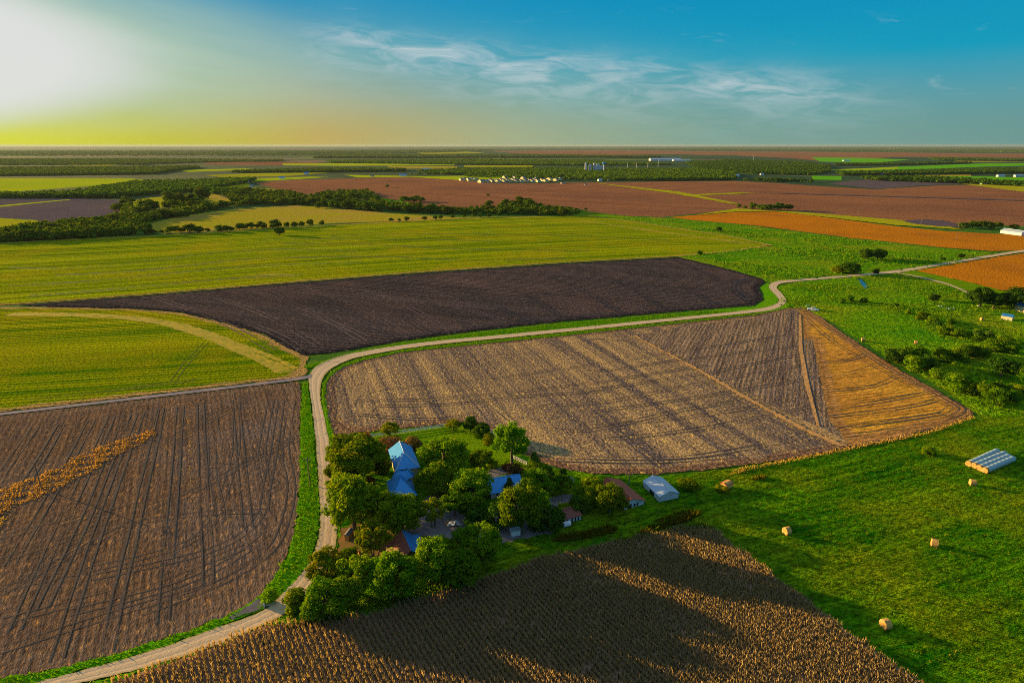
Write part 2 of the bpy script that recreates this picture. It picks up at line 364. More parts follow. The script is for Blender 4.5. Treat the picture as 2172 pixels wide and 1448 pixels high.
for nm, px, mt in [
    ('field', [(540, 388), (620, 382), (760, 378), (860, 376), (960, 380), (1000, 385), (1100, 389), (1280, 387), (1420, 385), (1560, 384), (1640, 388), (1740, 395), (1860, 402), (1900, 399), (2000, 393), (2080, 392), (2300, 402), (2300, 492), (2172, 480), (2000, 474), (1830, 462), (1680, 449), (1560, 445), (1400, 461), (1330, 458), (1250, 449), (1230, 443), (1130, 437), (960, 441), (900, 437), (870, 430), (790, 418), (760, 409), (640, 413), (590, 402)], red),
    ('field', [(1420, 461), (1560, 449), (1640, 448), (1700, 455), (1900, 480), (2000, 490), (2300, 506), (2300, 528), (2172, 530), (2110, 533), (2000, 525), (1800, 504), (1600, 478), (1470, 467)], orange),
    ('field', [(430, 349), (436, 344), (560, 341), (676, 345), (676, 352), (560, 351)], red),
    ('field', [(0, 378), (-300, 379), (-300, 412), (0, 409), (150, 398), (220, 393), (325, 384), (280, 379)], yellow),
    ('field', [(-200, 420), (0, 421), (150, 420), (256, 425), (254, 453), (187, 467), (93, 477), (80, 467), (0, 462), (-200, 455)], purple),
    ('field', [(-200, 459), (0, 463), (80, 468), (85, 480), (0, 483), (-200, 488)], olive),
    ('grass_strip', [(-80, 441), (0, 436), (145, 423), (150, 424), (0, 439), (-80, 445)], yellow),
    ('field', [(276, 428), (305, 421), (354, 417), (354, 437), (326, 443), (283, 447)], olive),
    ('field', [(405, 415), (458, 412), (497, 426), (433, 434), (400, 430)], tan),
    ('field', [(300, 480), (383, 458), (500, 443), (633, 436), (724, 443), (830, 453), (960, 461), (1080, 460), (900, 468), (700, 474), (500, 488), (350, 494)], tan),
    ('field', [(1756, 390), (1800, 384), (1840, 381), (1995, 385), (2040, 390), (1950, 394), (1862, 401)], purple),
    ('field', [(1722, 373), (1785, 374), (1785, 382), (1722, 381)], brightg),
    ('field', [(1755, 361), (1830, 358), (1900, 354), (2080, 347), (2200, 346), (2200, 351), (2080, 354), (1900, 361), (1800, 363)], brightg),
    ('field', [(1755, 360), (1830, 357.5), (1905, 354), (1905, 358), (1830, 361), (1770, 362)], yellow),
    ('field', [(2040, 390), (2100, 391), (2300, 396), (2300, 410), (2172, 407), (2100, 398)], olive),
    ('field', [(1040, 321), (1200, 319), (1450, 320), (1450, 327), (1300, 329), (1100, 326)], red),
    ('field', [(1440, 321), (1700, 322), (2172, 326), (2400, 328), (2400, 337), (1900, 333), (1750, 343), (1680, 336), (1560, 330), (1450, 328)], red),
    ('field', [(1720, 334), (1830, 335), (1930, 339), (1850, 346), (1740, 343)], brightg),
    ('field', [(2000, 339), (2300, 337), (2300, 342), (2050, 344)], tan),
    ('field', [(600, 347), (724, 346.5), (964, 347.5), (964, 351), (724, 352), (600, 351)], yellow),
    ('field', [(984, 351), (1130, 351), (1130, 354.5), (984, 354.5)], olive),
    ('field', [(820, 352), (970, 353), (970, 358), (830, 358)], tan),
    ('field', [(380, 361), (520, 357.5), (545, 360), (400, 365)], yellow),
    ('field', [(430, 372), (560, 367), (700, 366), (620, 373), (480, 377)], olive),
    ('field', [(525, 379), (660, 375), (700, 376), (620, 381), (530, 386)], yellow),
    ('field', [(400, 384), (480, 380), (520, 388), (540, 396), (480, 399), (330, 398), (360, 392)], olive),
    ('field', [(730, 371), (900, 374), (1080, 372), (1120, 378), (1000, 384), (870, 375.5), (760, 377)], yellow),
    ('field', [(520, 397), (600, 403), (640, 414), (590, 419), (520, 412)], olive),
    ('field', [(740, 418), (790, 417), (870, 431), (860, 442), (760, 432), (640, 420)], brightg),
    ('field', [(2010, 373), (2200, 377), (2300, 383), (2100, 384), (2000, 377)], brightg),
    ('field', [(1940, 370), (2060, 371), (2060, 374), (1950, 373.5)], tan),
    ('field', [(120, 351), (230, 352), (310, 344), (200, 345)], olive),
    ('field', [(1020, 331), (1070, 330.5), (1066, 335), (1020, 334.5)], brightg),
    ('field', [(870, 322), (980, 321), (1030, 325), (900, 327)], olive)]:
    sheet(nm, px, mt, 0.06 + zz() * 2, 6.0, 0.5)
# grassy paths and dark hedge lines through the red-brown land
for px in ([(1262, 389), (1268, 389), (1440, 407), (1570, 433), (1552, 433), (1430, 411)], [(1450, 414), (1560, 409), (1605, 410), (1560, 412), (1452, 416.5)],
           [(1560, 443), (1680, 449), (1830, 461), (1985, 474), (2040, 488), (1985, 484), (1900, 478), (1750, 461), (1640, 449), (1560, 450), (1480, 456)]):
    sheet('grass_strip', px, olive, 0.42 + zz(), 6.0, 0.5)
sheet('ditch', [(1605, 409.5), (1760, 412.5), (2172, 425), (2300, 429), (2300, 431), (2172, 426.8), (1900, 418.5), (1700, 412.5)], purple, 0.5 + zz(), 6, .4)
sheet('bare_soil', [(1914, 470), (1955, 466), (2000, 469), (2040, 478), (2050, 484), (1990, 481), (1940, 476)], purple, 0.5 + zz(), 6, .5)

# ---- rough pasture in the middle distance and right
sheet('rough_pasture', [(1130, 462), (1240, 449), (1330, 459), (1430, 464), (1600, 480), (1800, 506), (2000, 527), (2120, 536), (1980, 572), (1800, 590), (1640, 602), (1560, 577), (1440, 546), (1450, 540), (1640, 522), (1560, 506), (1400, 480), (1250, 458)], rough_g, 0.02 + zz(), 3, .5)
sheet('rough_pasture', [(1640, 608), (1700, 597), (1900, 578), (2080, 622), (2300, 700), (2400, 800), (2300, 1000), (2080, 882), (1990, 820), (1900, 770), (1760, 680), (1660, 645)], rough_g, 0.02 + zz(), 3, .5)

# ---- striped green fields
green_d = np.array(line([(-300, 668), (30, 647), (300, 627), (640, 598), (900, 578), (1200, 557), (1440, 544), (1900, 530)]))
striped = field_mat('striped_green_crop', A(62, 80, 0), A(124, 124, 3), A(136, 112, 6), attr='d', rows=vec((300, 627), (900, 578)), fine=4.2, fine_amt=.2, band=7, band_len=400, band_amt=1.5, clod=1.4, clod_amt=.8, patch=60, patch_amt=.45, bump=.35, warp=3, edge=4.5, edge_c=A(150, 118, 48))
o, POLY_G1 = sheet('striped_crop_field', [(-300, 520), (0, 516), (120, 508), (280, 502), (500, 490), (690, 478), (900, 467), (1060, 461), (1250, 457), (1400, 478), (1560, 503), (1640, 520), (1560, 532), (1440, 544), (1200, 556.5), (900, 577), (640, 597), (300, 626), (30, 646), (-100, 652), (-300, 664)], striped, 0.03 + zz(), 3, .35, green_d, 6.0, edge=True)
darkline = flat_noise_mat('dark_crop_line', A(44, 56, 2), A(76, 84, 4), 0.5, bump=.1)
tanline = flat_noise_mat('straw_line', A(150, 118, 32), A(104, 102, 12), 0.35, bump=.1)
add_tracks(o, [[(20, 568), (180, 568), (340, 551), (480, 534), (640, 529), (760, 534)], [(20, 606), (200, 596), (420, 574), (600, 562), (780, 556)], [(60, 628), (260, 612), (480, 592), (640, 583)], [(120, 584), (300, 574), (500, 552), (640, 546), (820, 545), (1000, 552), (1200, 548)],
               [(560, 508), (700, 506), (860, 507), (1050, 512)], [(600, 517), (760, 518), (980, 528), (1250, 532)], [(700, 500), (900, 496), (1200, 500), (1420, 510)]], darkline, 1.6, 3.4)
add_tracks(o, [[(1230, 467), (1400, 492), (1600, 518)], [(540, 584), (590, 583), (630, 587)]], tanline, 2.2, 4.0, .035)
striped2 = field_mat('windrowed_green_crop', A(44, 76, 0), A(122, 118, 3), A(126, 104, 6), rows=vec((60, 760), (500, 735)), fine=2.7, fine_amt=.6, band=7, band_len=200, band_amt=1.1, clod=1.0, clod_amt=1.0, patch=45, patch_amt=.6, bump=.4, warp=1.0, edge=3.5, edge_c=A(158, 122, 60))
o, POLY_G2 = sheet('striped_crop_field', [(-300, 668), (-60, 652), (60, 652.5), (150, 652.5), (280, 656), (380, 663), (480, 687), (560, 711), (610, 738), (640, 753), (656, 756), (648, 775), (654, 788), (640, 799), (397, 828), (207, 850), (0, 874), (-300, 908)], striped2, 0.03 + zz(), 2, .3, None, 5.0, edge=True)
add_tracks(o, [[(20, 667), (180, 670), (300, 678), (400, 700), (470, 725), (540, 757), (580, 775), (606, 790)]], tanline, 2.4, 2.6, .03)
add_tracks(o, [[(30, 666), (190, 669), (310, 677), (410, 700), (480, 725), (548, 752), (590, 770), (616, 785)]], flat_noise_mat('straw_swath', A(156, 122, 24), A(98, 100, 6), 0.3, bump=.12), 2.4, 3.6, .036)
add_tracks(o, [[(436, 728), (400, 765), (368, 808)], [(60, 850), (350, 815), (420, 805)]], darkline, .5, 2.0, .04)

# ---- black ploughed field
black_d = np.array(line([(150, 652), (280, 659), (380, 680), (480, 704), (560, 729), (610, 753), (660, 790), (700, 900)]))
black = field_mat('black_ploughed_soil', A(60, 49, 42), A(36, 31, 28), A(78, 57, 46), rows=vec((900, 640), (1300, 672)), fine=3.4, fine_amt=.6, band=7, band_len=320, band_amt=1.3, clod=1.3, clod_amt=.5, patch=55, patch_amt=.4, bump=.4, warp=1.2, edge=5.0, edge_c=A(36, 32, 31), speck=A(120, 96, 80), speck_amt=.55)
o, POLY_B = sheet('ploughed_field', [(30, 648), (300, 628), (640, 599), (900, 579), (1200, 559), (1440, 546), (1500, 560), (1560, 575), (1618, 592), (1622, 600), (1607, 611), (1614, 622), (1618, 634), (1600, 647), (1400, 664), (1200, 681), (1000, 703), (850, 723), (760, 740), (700, 749), (645, 754), (610, 737), (560, 710), (480, 686), (380, 662), (280, 655), (150, 652)], black, 0.04 + zz(), 2, .3, black_d, 6.0, edge=True)
PL = []
for k in range(22):                                         # plough passes sweep from the upper edge down to the road side
    x0 = 330 + k * 52 + rng.uniform(-12, 12); y0 = 632 - (x0 - 330) * .0745; x1 = min(x0 + 250 - k * 3, 1590); y1 = 752 - (x1 - 645) * .1 - 14
    if x1 - x0 > 60: PL.append([(x0, y0), (x0 + (x1 - x0) * .5, y0 + (y1 - y0) * .38), (x1, y1)])
blackline = flat_noise_mat('dark_furrow', A(26, 23, 26), A(36, 32, 34), 0.6, bump=.12)
paleline = flat_noise_mat('pale_crumbled_soil', A(84, 66, 58), A(64, 52, 48), 0.6, bump=.12)
add_tracks(o, [[(1585, 592), (1560, 600), (1556, 612), (1566, 625), (1590, 634)], [(1592, 594), (1570, 602), (1566, 612), (1576, 624), (1598, 632)], [(1430, 612), (1500, 616), (1565, 626)], [(1268, 655), (1300, 651), (1330, 655)], [(1560, 640), (1400, 657), (1200, 674), (1000, 696), (850, 716)], [(300, 632), (640, 603), (900, 583), (1200, 563)],
               [(650, 648), (760, 690), (830, 716)], [(900, 612), (1050, 652), (1130, 680)], [(420, 636), (640, 668), (760, 712)], [(1150, 580), (1350, 606), (1540, 634)]], blackline, .9, 2.4)
add_tracks(o, [[(1592, 602), (1584, 608), (1590, 618), (1602, 626)], [(560, 650), (700, 668), (820, 700)], [(760, 622), (960, 650), (1080, 684)], [(960, 598), (1180, 630), (1330, 654)], [(640, 662), (720, 690), (780, 716)], [(1240, 572), (1440, 600)], [(540, 690), (600, 716), (640, 742)]] + PL[::2], paleline, .4, 2.8, .05)
add_tracks(o, PL[1::2], blackline, .5, 2.4, .09)

# ---- big stubble field
stub = field_mat('grey_stubble', A(82, 68, 57), A(146, 114, 68), A(78, 65, 56), rows=vec((1150, 740), (1500, 1000)), fine=1.9, fine_amt=.14, band=5.5, band_len=190, band_amt=1.7, clod=.55, clod_amt=1.5, patch=60, patch_amt=.6, bump=.28, warp=.6, edge=4, edge_c=A(118, 86, 60), speck=A(194, 148, 60), speck_amt=.75, stretch=2.0, streak=.35)
o, POLY_S = sheet('stubble_field', [(700, 796), (725, 778), (770, 763), (850, 746), (1000, 731), (1200, 711), (1450, 684), (1600, 668), (1660, 655), (1700, 652), (1740, 672), (1800, 715), (1900, 780), (2000, 835), (2062, 872), (2066, 882), (2000, 905), (1900, 932), (1800, 950), (1700, 968), (1620, 982), (1500, 996), (1400, 1005), (1280, 1006), (1210, 999), (1150, 981), (1110, 962), (1062, 930), (1012, 899), (960, 897), (880, 906), (740, 920), (706, 922), (697, 890), (690, 850), (690, 815)], stub, 0.03 + zz(), 1.5, .25, None, 5.0, edge=True)
rut = flat_noise_mat('wheel_rut', A(52, 44, 40), A(76, 61, 50), 1.2, bump=.05)
stub2 = field_mat('grey_stubble_rows', A(84, 69, 58), A(122, 98, 68), None, rows=vec((1600, 690), (1540, 880)), fine=1.7, fine_amt=.3, band=4, band_len=150, band_amt=1.4, clod=.7, clod_amt=.9, bump=.28, warp=.3, streak=.8, speck=A(180, 138, 66), speck_amt=.45, stretch=3)
sheet('stubble_field', [(1345, 713), (1450, 692), (1600, 676), (1660, 662), (1694, 664), (1697, 720), (1712, 800), (1735, 905), (1700, 890), (1600, 842), (1500, 795), (1420, 755)], stub2, 0.05 + zz(), 1.5, .5)
straw = field_mat('golden_straw', A(174, 118, 34), A(150, 98, 36), A(188, 134, 34), rows=vec((1760, 890), (2000, 860)), fine=1.8, fine_amt=.25, band=3.5, band_len=80, band_amt=1.3, clod=.9, clod_amt=.7, patch=35, patch_amt=.6, bump=.25, warp=1.2, streak=.6, stretch=4, edge=5, edge_c=A(160, 110, 52))
o2, POLY_ST = sheet('straw_field', [(1695, 656), (1703, 655), (1740, 675), (1800, 718), (1900, 783), (2000, 838), (2058, 873), (2060, 882), (2000, 902), (1900, 928), (1800, 946), (1790, 930), (1770, 905), (1758, 893), (1742, 830), (1722, 720), (1700, 720)], straw, 0.06 + zz(), 1.5, .3, None, 4.0, edge=True)
sheet('stubble_field', [(1700, 722), (1724, 722), (1738, 800), (1757, 890), (1764, 905), (1752, 906), (1735, 900), (1715, 810)], stub2, 0.08 + zz(), 1.5, .2)
strawm = flat_noise_mat('loose_straw', A(176, 124, 56), A(124, 92, 56), 1.1, bump=.12)
sheet('straw_strip', [(1342, 713), (1350, 714), (1495, 790), (1612, 858), (1712, 911), (1790, 945), (1800, 950), (1780, 949), (1696, 910), (1590, 852), (1478, 786)], strawm, 0.17 + zz(), 1.0, .3)
sheet('straw_strip', [(1694, 668), (1699, 668), (1702, 740), (1716, 815), (1738, 905), (1732, 905), (1706, 815), (1694, 740)], strawm, 0.17 + zz(), 1.2, .05)
add_tracks(o, [[(760, 865), (765, 845), (800, 828), (900, 818), (1100, 796), (1350, 760), (1690, 708)], [(750, 802), (758, 790), (790, 775)], [(760, 850), (900, 848), (1060, 835), (1240, 815), (1500, 775)],
               [(1112, 890), (1120, 872), (1150, 862), (1290, 852), (1480, 815), (1700, 775)], [(800, 862), (960, 858), (1100, 842), (1300, 830)], [(1165, 910), (1260, 912), (1450, 870), (1720, 828)], [(1290, 932), (1480, 910), (1745, 858)],
               [(1250, 972), (1440, 972), (1620, 945)], [(700, 890), (707, 860), (700, 820), (715, 795)], [(1180, 976), (1380, 980), (1560, 968)], [(760, 880), (900, 890), (1010, 880)], [(940, 760), (950, 780), (1020, 840), (1080, 890)], [(1250, 720), (1330, 724), (1345, 735)],
               [(1260, 790), (1460, 762), (1690, 735)], [(1240, 830), (1480, 795), (1700, 752)], [(1250, 875), (1500, 840), (1735, 800)], [(1255, 905), (1500, 880), (1750, 835)]], rut, .26, 1.7, .07)
add_tracks(o2, [[(1700, 665), (1760, 720), (1850, 775), (1990, 850), (2010, 868), (1960, 885), (1800, 905)], [(1712, 664), (1790, 718), (1880, 780), (2010, 848), (2040, 872), (2000, 890)], [(1720, 740), (1790, 765), (1830, 757), (1800, 750)], [(1750, 830), (1850, 820), (1900, 800)], [(1755, 870), (1880, 850), (1960, 835)], [(1760, 885), (1900, 868), (1985, 850)],
                [(1780, 910), (1880, 895), (2000, 878)], [(1745, 800), (1810, 790), (1870, 770)], [(1740, 770), (1800, 764), (1835, 752)], [(1735, 710), (1760, 712), (1762, 722)], [(1790, 925), (1900, 912), (2030, 884)]], rut, .26, 1.7, .05)

# ---- left brown stubble field
left_m = field_mat('brown_stubble', A(76, 58, 42), A(98, 72, 46), A(96, 82, 68), rows=vec((410, 1110), (404, 880)), fine=1.5, fine_amt=.25, band=5, band_len=150, band_amt=1.2, clod=.6, clod_amt=.7, patch=45, patch_amt=.55, bump=.2, warp=.4, edge=7, edge_c=A(106, 82, 58), speck=A(176, 122, 54), speck_amt=.4, stretch=3, streak=.45)
o, POLY_L = sheet('stubble_field', [(-300, 918), (0, 883), (207, 859.5), (397, 837), (634, 809.5), (639, 830), (638, 900), (636, 1000), (634, 1060), (630, 1110), (610, 1180), (575, 1240), (545, 1272), (500, 1300), (400, 1338), (250, 1388), (100, 1425), (-60, 1452), (-300, 1490)], left_m, 0.03 + zz(), 1.2, .25, None, 4.0, edge=True)
fur = flat_noise_mat('damp_rut', A(42, 38, 34), A(72, 56, 44), 1.5, bump=.06)
add_tracks(o, [[(555, 830), (400, 918), (190, 985), (0, 1042)], [(570, 826), (420, 905), (250, 962), (0, 1030)], [(500, 880), (500, 960), (470, 1060), (440, 1120), (350, 1170), (0, 1250)], [(630, 935), (560, 965), (400, 1048), (200, 1150), (0, 1260)], [(560, 1040), (480, 1025), (300, 1070), (0, 1140)],
               [(455, 890), (450, 1000), (468, 1090), (440, 1130), (380, 1160)], [(575, 850), (555, 960), (565, 1040), (540, 1110), (440, 1170), (200, 1225)], [(597, 850), (582, 950), (560, 1070), (575, 1110), (520, 1170), (380, 1240), (150, 1300)], [(620, 850), (605, 950), (618, 1030), (600, 1120), (560, 1180), (460, 1240), (300, 1300)],
               [(600, 920), (615, 935), (560, 965), (530, 975)], [(540, 945), (550, 965), (520, 985), (440, 990)], [(570, 1045), (600, 1025), (580, 1005)], [(420, 905), (440, 880), (480, 862)], [(0, 1320), (300, 1240), (520, 1160)], [(0, 1380), (250, 1300), (480, 1230), (570, 1160)], [(0, 1190), (230, 1120), (430, 1090), (560, 1085)]], fur, .26, 1.8, .03)
add_tracks(o, [[(236, 885), (180, 1010), (110, 1160), (30, 1340)], [(345, 868), (310, 1010), (265, 1200), (225, 1390)], [(300, 875), (250, 1010), (190, 1180), (120, 1400)], [(382, 862), (372, 1000), (355, 1200), (345, 1320)], [(340, 868), (290, 1100), (240, 1300)], [(270, 880), (190, 1080), (90, 1290)], [(195, 890), (120, 1030), (20, 1200)], [(500, 850), (510, 960), (525, 1120)],
               [(425, 856), (430, 1000), (440, 1180), (440, 1240)], [(130, 900), (70, 1000), (0, 1090)], [(75, 905), (0, 1010)]], fur, .36, 1.9, .06)

# ---- meadow, farmyard, cornfield base
meadow_m = field_mat('mown_meadow', A(20, 66, 2), A(66, 98, 3), A(102, 102, 6), rows=vec((1560, 1120), (2000, 1010)), fine=2.6, fine_amt=.08, band=2.6, band_len=40, band_amt=1.8, clod=.7, clod_amt=1.2, patch=22, patch_amt=.7, bump=.3, warp=1.6, stretch=2.5)
o, POLY_M = sheet('meadow', [(1150, 990), (1280, 1010), (1400, 1009), (1500, 1000), (1620, 986), (1700, 972), (1800, 954), (1900, 936), (2000, 909), (2068, 884), (2200, 880), (2500, 900), (2700, 1200), (2600, 1700), (1900, 1700), (1000, 1500), (500, 1440), (610, 1300), (690, 1210), (712, 1100), (708, 930), (740, 922), (960, 899), (1010, 901), (1060, 932)], meadow_m, 0.02 + zz(), 2, .3)
lawn_m = field_mat('mown_lawn', A(96, 116, 3), A(64, 92, 4), None, rows=(1, -.1), fine=1.6, fine_amt=.2, band=3, band_len=30, clod=.8, clod_amt=.4, bump=.12)
sheet('lawn', [(735, 936), (780, 925), (880, 912), (960, 903), (1010, 905), (1050, 932), (1085, 965), (1070, 985), (1000, 985), (900, 975), (870, 960), (800, 960), (740, 985), (715, 1000), (712, 950)], lawn_m, 0.03 + zz(), 1.5, .3)
gravel_m = flat_noise_mat('yard_gravel', A(112, 98, 86), A(92, 84, 78), 1.5, A(78, 74, 66), 0.15, .03)  # base colour lowered to carry the shade over the yard
sheet('gravel_yard', [(850, 1122), (880, 1090), (900, 1055), (935, 1050), (950, 1075), (990, 1098), (1040, 1085), (1110, 1065), (1180, 1052), (1218, 1048), (1226, 1056), (1180, 1075), (1160, 1086), (1185, 1120), (1165, 1130), (1068, 1152), (1000, 1162), (940, 1140), (870, 1140)], gravel_m, 0.04 + zz(), 1.0, .3)
sheet('sandy_patch', [(1022, 1012), (1045, 994), (1070, 990), (1084, 1000), (1060, 1010), (1035, 1018)], gravel_m, 0.04 + zz(), 1, .25)
dry_m = flat_noise_mat('dry_ground', A(118, 84, 36), A(100, 78, 36), 0.8, A(70, 80, 16), .12, .05)
sheet('dry_ground', [(714, 1180), (722, 1120), (760, 1110), (800, 1100), (840, 1130), (830, 1180), (790, 1200), (740, 1195)], dry_m, 0.04 + zz(), 1, .3)
sheet('dry_ground', [(700, 930), (735, 928), (750, 945), (730, 1000), (712, 1010), (700, 980)], dry_m, 0.045 + zz(), 1, .3)
corn_soil = flat_noise_mat('corn_litter', A(104, 78, 58), A(128, 96, 66), 1.2, bump=.1)
CORN = [(110, 1500), (250, 1440), (400, 1390), (500, 1345), (600, 1318), (680, 1322), (760, 1302), (830, 1290), (1000, 1236), (1130, 1191), (1250, 1161), (1350, 1141), (1430, 1123), (1490, 1119), (1525, 1132), (1600, 1192), (1700, 1263), (1800, 1343), (1950, 1448), (2080, 1560), (1000, 1640), (300, 1600)]
o, POLY_C = sheet('corn_ground', CORN, corn_soil, 0.04 + zz(), 1.5, .3)

# ---- verges
verge_m = field_mat('verge_grass', A(50, 112, 2), A(82, 122, 3), A(104, 112, 6), rows=vec((660, 1100), (650, 900)), fine=1.2, fine_amt=.2, band=1.6, band_len=14, band_amt=1.2, clod=.6, clod_amt=.6, patch=18, patch_amt=.4, bump=.25, warp=.8)
VERGES = [[(642, 812), (652, 812), (664, 900), (672, 1000), (676, 1060), (678, 1100), (672, 1146), (653, 1200), (626, 1235), (585, 1272), (553, 1296), (452, 1335), (304, 1386), (150, 1428), (60, 1452), (-200, 1520), (-200, 1478), (0, 1443), (100, 1424), (250, 1387), (400, 1337), (500, 1299), (545, 1271), (575, 1239), (610, 1179), (630, 1110), (635, 1050), (638, 900)],
          [(645, 776), (700, 762), (760, 745), (850, 727), (1000, 707), (1200, 685), (1400, 668), (1600, 651), (1622, 637), (1618, 620), (1612, 611), (1625, 601), (1632, 601), (1634, 613), (1648, 628), (1652, 640), (1635, 650), (1600, 656.5), (1450, 673), (1200, 698), (1060, 711.5), (950, 721.5), (850, 733), (750, 750), (705, 763), (675, 779), (650, 782)],
          [(686, 812), (700, 792), (725, 774), (770, 759), (850, 743), (950, 731), (1060, 721), (1200, 706), (1450, 681), (1600, 665), (1650, 654), (1668, 643), (1690, 648), (1660, 656), (1600, 669), (1450, 685), (1200, 712), (1000, 732), (850, 748), (770, 765), (725, 780), (702, 797), (691, 815), (691, 850), (698, 890), (708, 925), (714, 1000), (720, 1080), (722, 1130), (712, 1170), (707, 1130), (703, 1040), (696, 950), (684, 880), (682, 840)],
          [(711, 1180), (688, 1226), (660, 1266), (616, 1300), (560, 1330), (470, 1368), (323, 1414), (200, 1450), (60, 1502), (110, 1520), (250, 1443), (400, 1392), (500, 1348), (600, 1322), (690, 1322), (830, 1292), (990, 1240), (1000, 1225), (800, 1230), (700, 1220)]]
VP = []
for v in VERGES:
    o, p = sheet('grass_verge', v, verge_m, 0.05 + zz(), .8, .22); VP.append(p)

# ---- roads
def road_mat():
    m, g, out = new_mat('gravel_road'); pos = g.node('ShaderNodeNewGeometry').outputs['Position']
    d = g.node('ShaderNodeAttribute', attribute_name='d').outputs['Fac']
    ad = g.m('ABSOLUTE', g.m('ADD', d, g.m('MULTIPLY', g.m('SUBTRACT', g.noise(pos, .12, 2), .5), .3)))
    tr = g.m('SUBTRACT', 1.0, g.m('MULTIPLY', g.m('ABSOLUTE', g.m('SUBTRACT', ad, 0.42)), 4.0), None, True)
    n = g.noise(pos, 2.2, 4, .7); col = g.mix(g.rng(n, .3, .7), A(148, 122, 84), A(172, 144, 100))
    col = g.mix(g.m('MULTIPLY', tr, .18), col, A(184, 150, 112)); col = g.mix(g.rng(ad, .78, 1.0), col, A(128, 112, 50))
    bsdf(g, out, col, .9, g.m('ADD', n, g.m('MULTIPLY', tr, -.4)), 1, .06, .1); return m
road_m = road_mat()
near_l = [(20, 1470), (80, 1448), (304, 1387), (453, 1335), (552, 1299), (585, 1273), (623, 1235), (653, 1200), (670, 1160), (678, 1120), (680, 1080), (676, 1030), (673, 985), (668, 920), (661, 860), (655, 812), (657, 795), (670, 778), (700, 763), (750, 749.5), (850, 732.5), (950, 721), (1060, 711), (1200, 697.5), (1300, 687.5), (1450, 672.5), (1550, 662.5), (1618, 653.5), (1645, 645), (1652, 637), (1643, 625), (1632, 613), (1632, 604), (1648, 597), (1700, 592), (1800, 583.5), (1900, 573.5), (2000, 557.5), (2100, 541), (2172, 530), (2300, 514)]
near_r = [(110, 1475), (177, 1448), (323, 1413), (470, 1366), (560, 1326), (618, 1295), (665, 1240), (692, 1190), (710, 1167), (716, 1125), (713, 1085), (708, 1020), (703, 970), (693, 907), (682, 860), (680, 830), (683, 808), (698, 787), (725, 771), (765, 757.5), (855, 741), (955, 728.5), (1062, 718.5), (1202, 704.5), (1302, 694.5), (1452, 679), (1555, 668.5), (1630, 659.5), (1658, 650), (1668, 639), (1660, 625), (1649, 613), (1649, 607), (1660, 601.5), (1705, 596.5), (1803, 588), (1905, 578.5), (2005, 562), (2105, 545.5), (2176, 534.5), (2304, 518)]
ROAD_L, ROAD_R = catmull(line(near_l), 10), catmull(line(near_r), 10)
ROAD_L = ROAD_L + rng.normal(0, .09, ROAD_L.shape); ROAD_R = ROAD_R + rng.normal(0, .09, ROAD_R.shape)
strip_mesh('road', ROAD_L, ROAD_R, road_m, 0.09 + zz())
trk_m = flat_noise_mat('shade_toned_track', A(112, 96, 88), A(88, 80, 80), 0.8, A(136, 110, 88), .1, .06)  # branch track: the shade it lies in is put into the darker colour
strip_mesh('track', catmull(line([(-300, 910), (0, 876.5), (207, 852.5), (397, 830), (560, 811), (640, 799.5), (662, 794)]), 6), catmull(line([(-300, 916), (0, 882), (207, 858), (397, 836), (560, 816.5), (640, 806), (662, 802)]), 6), trk_m, 0.1 + zz())
strip_mesh('track', catmull(line([(1893, 577), (1950, 587), (2010, 602), (2056, 621)]), 6), catmull(line([(1900, 579), (1950, 589.5), (2010, 605), (2054, 624)]), 6), road_m, 0.1 + zz())
sheet('field', [(1944, 575), (2000, 565), (2100, 548), (2172, 538), (2350, 516), (2350, 660), (2172, 621), (2120, 615), (2060, 600)], orange, 0.05 + zz(), 2, .5)
sheet('grass_strip', [(1905, 577), (1944, 575), (2060, 600), (2150, 624), (2120, 640), (2060, 620), (2000, 601)], lawn_m, 0.045 + zz(), 2, .4)
water_m, g_, o_ = new_mat('creek_water'); bsdf(g_, o_, (0.02, 0.04, 0.06), .05, None, 1, 1, .5)
sheet('creek', [(1818, 590), (1826, 592), (1838, 604), (1840, 612), (1832, 611), (1826, 602)], water_m, 0.06 + zz(), .8, .25)
sheet('creek', [(486, 1312), (508, 1299), (532, 1282), (554, 1270), (563, 1277), (552, 1293), (520, 1304), (495, 1316)], flat_noise_mat('wet_mud', A(62, 58, 56), A(88, 80, 76), .8, A(58, 84, 20), .5, .03), 0.10 + zz(), .5, .16)
# ---------------------------------------------------------------- foliage
def leaf_mat(name, c0, c1, c2=None, trans=0.42, vary=0.25):
    m, g, out = new_mat(name)
    r = g.node('ShaderNodeAttribute', attribute_name='rnd').outputs['Fac']
    oi = g.node('ShaderNodeObjectInfo').outputs['Random']
    col = g.ramp(r, [(0.0, c0), (0.6, c1), (1.0, c2 or c1)])
    hs = g.node('ShaderNodeHueSaturation'); g.put(hs.inputs['Color'], col)
    g.put(hs.inputs['Hue'], g.m('ADD', 0.5 - 0.02, g.m('MULTIPLY', oi, 0.035)))
    g.put(hs.inputs['Value'], g.m('ADD', 1.0 - vary, g.m('MULTIPLY', g.m('FRACT', g.m('MULTIPLY', oi, 7.31)), vary * 2)))
    d = g.node('ShaderNodeBsdfDiffuse'); g.put(d.inputs[0], hs.outputs[0])
    t = g.node('ShaderNodeBsdfTranslucent'); g.put(t.inputs[0], g.mix(1.0, hs.outputs[0], (1.5, 1.25, 0.4), 'MULTIPLY'))
    ms = g.node('ShaderNodeMixShader'); ms.inputs[0].default_value = trans
    g.l.new(d.outputs[0], ms.inputs[1]); g.l.new(t.outputs[0], ms.inputs[2]); g.l.new(ms.outputs[0], out.inputs[0]); return m
LEAF = leaf_mat('oak_leaves', (0.045, 0.13, 0.004), (0.13, 0.26, 0.005), (0.27, 0.33, 0.008))
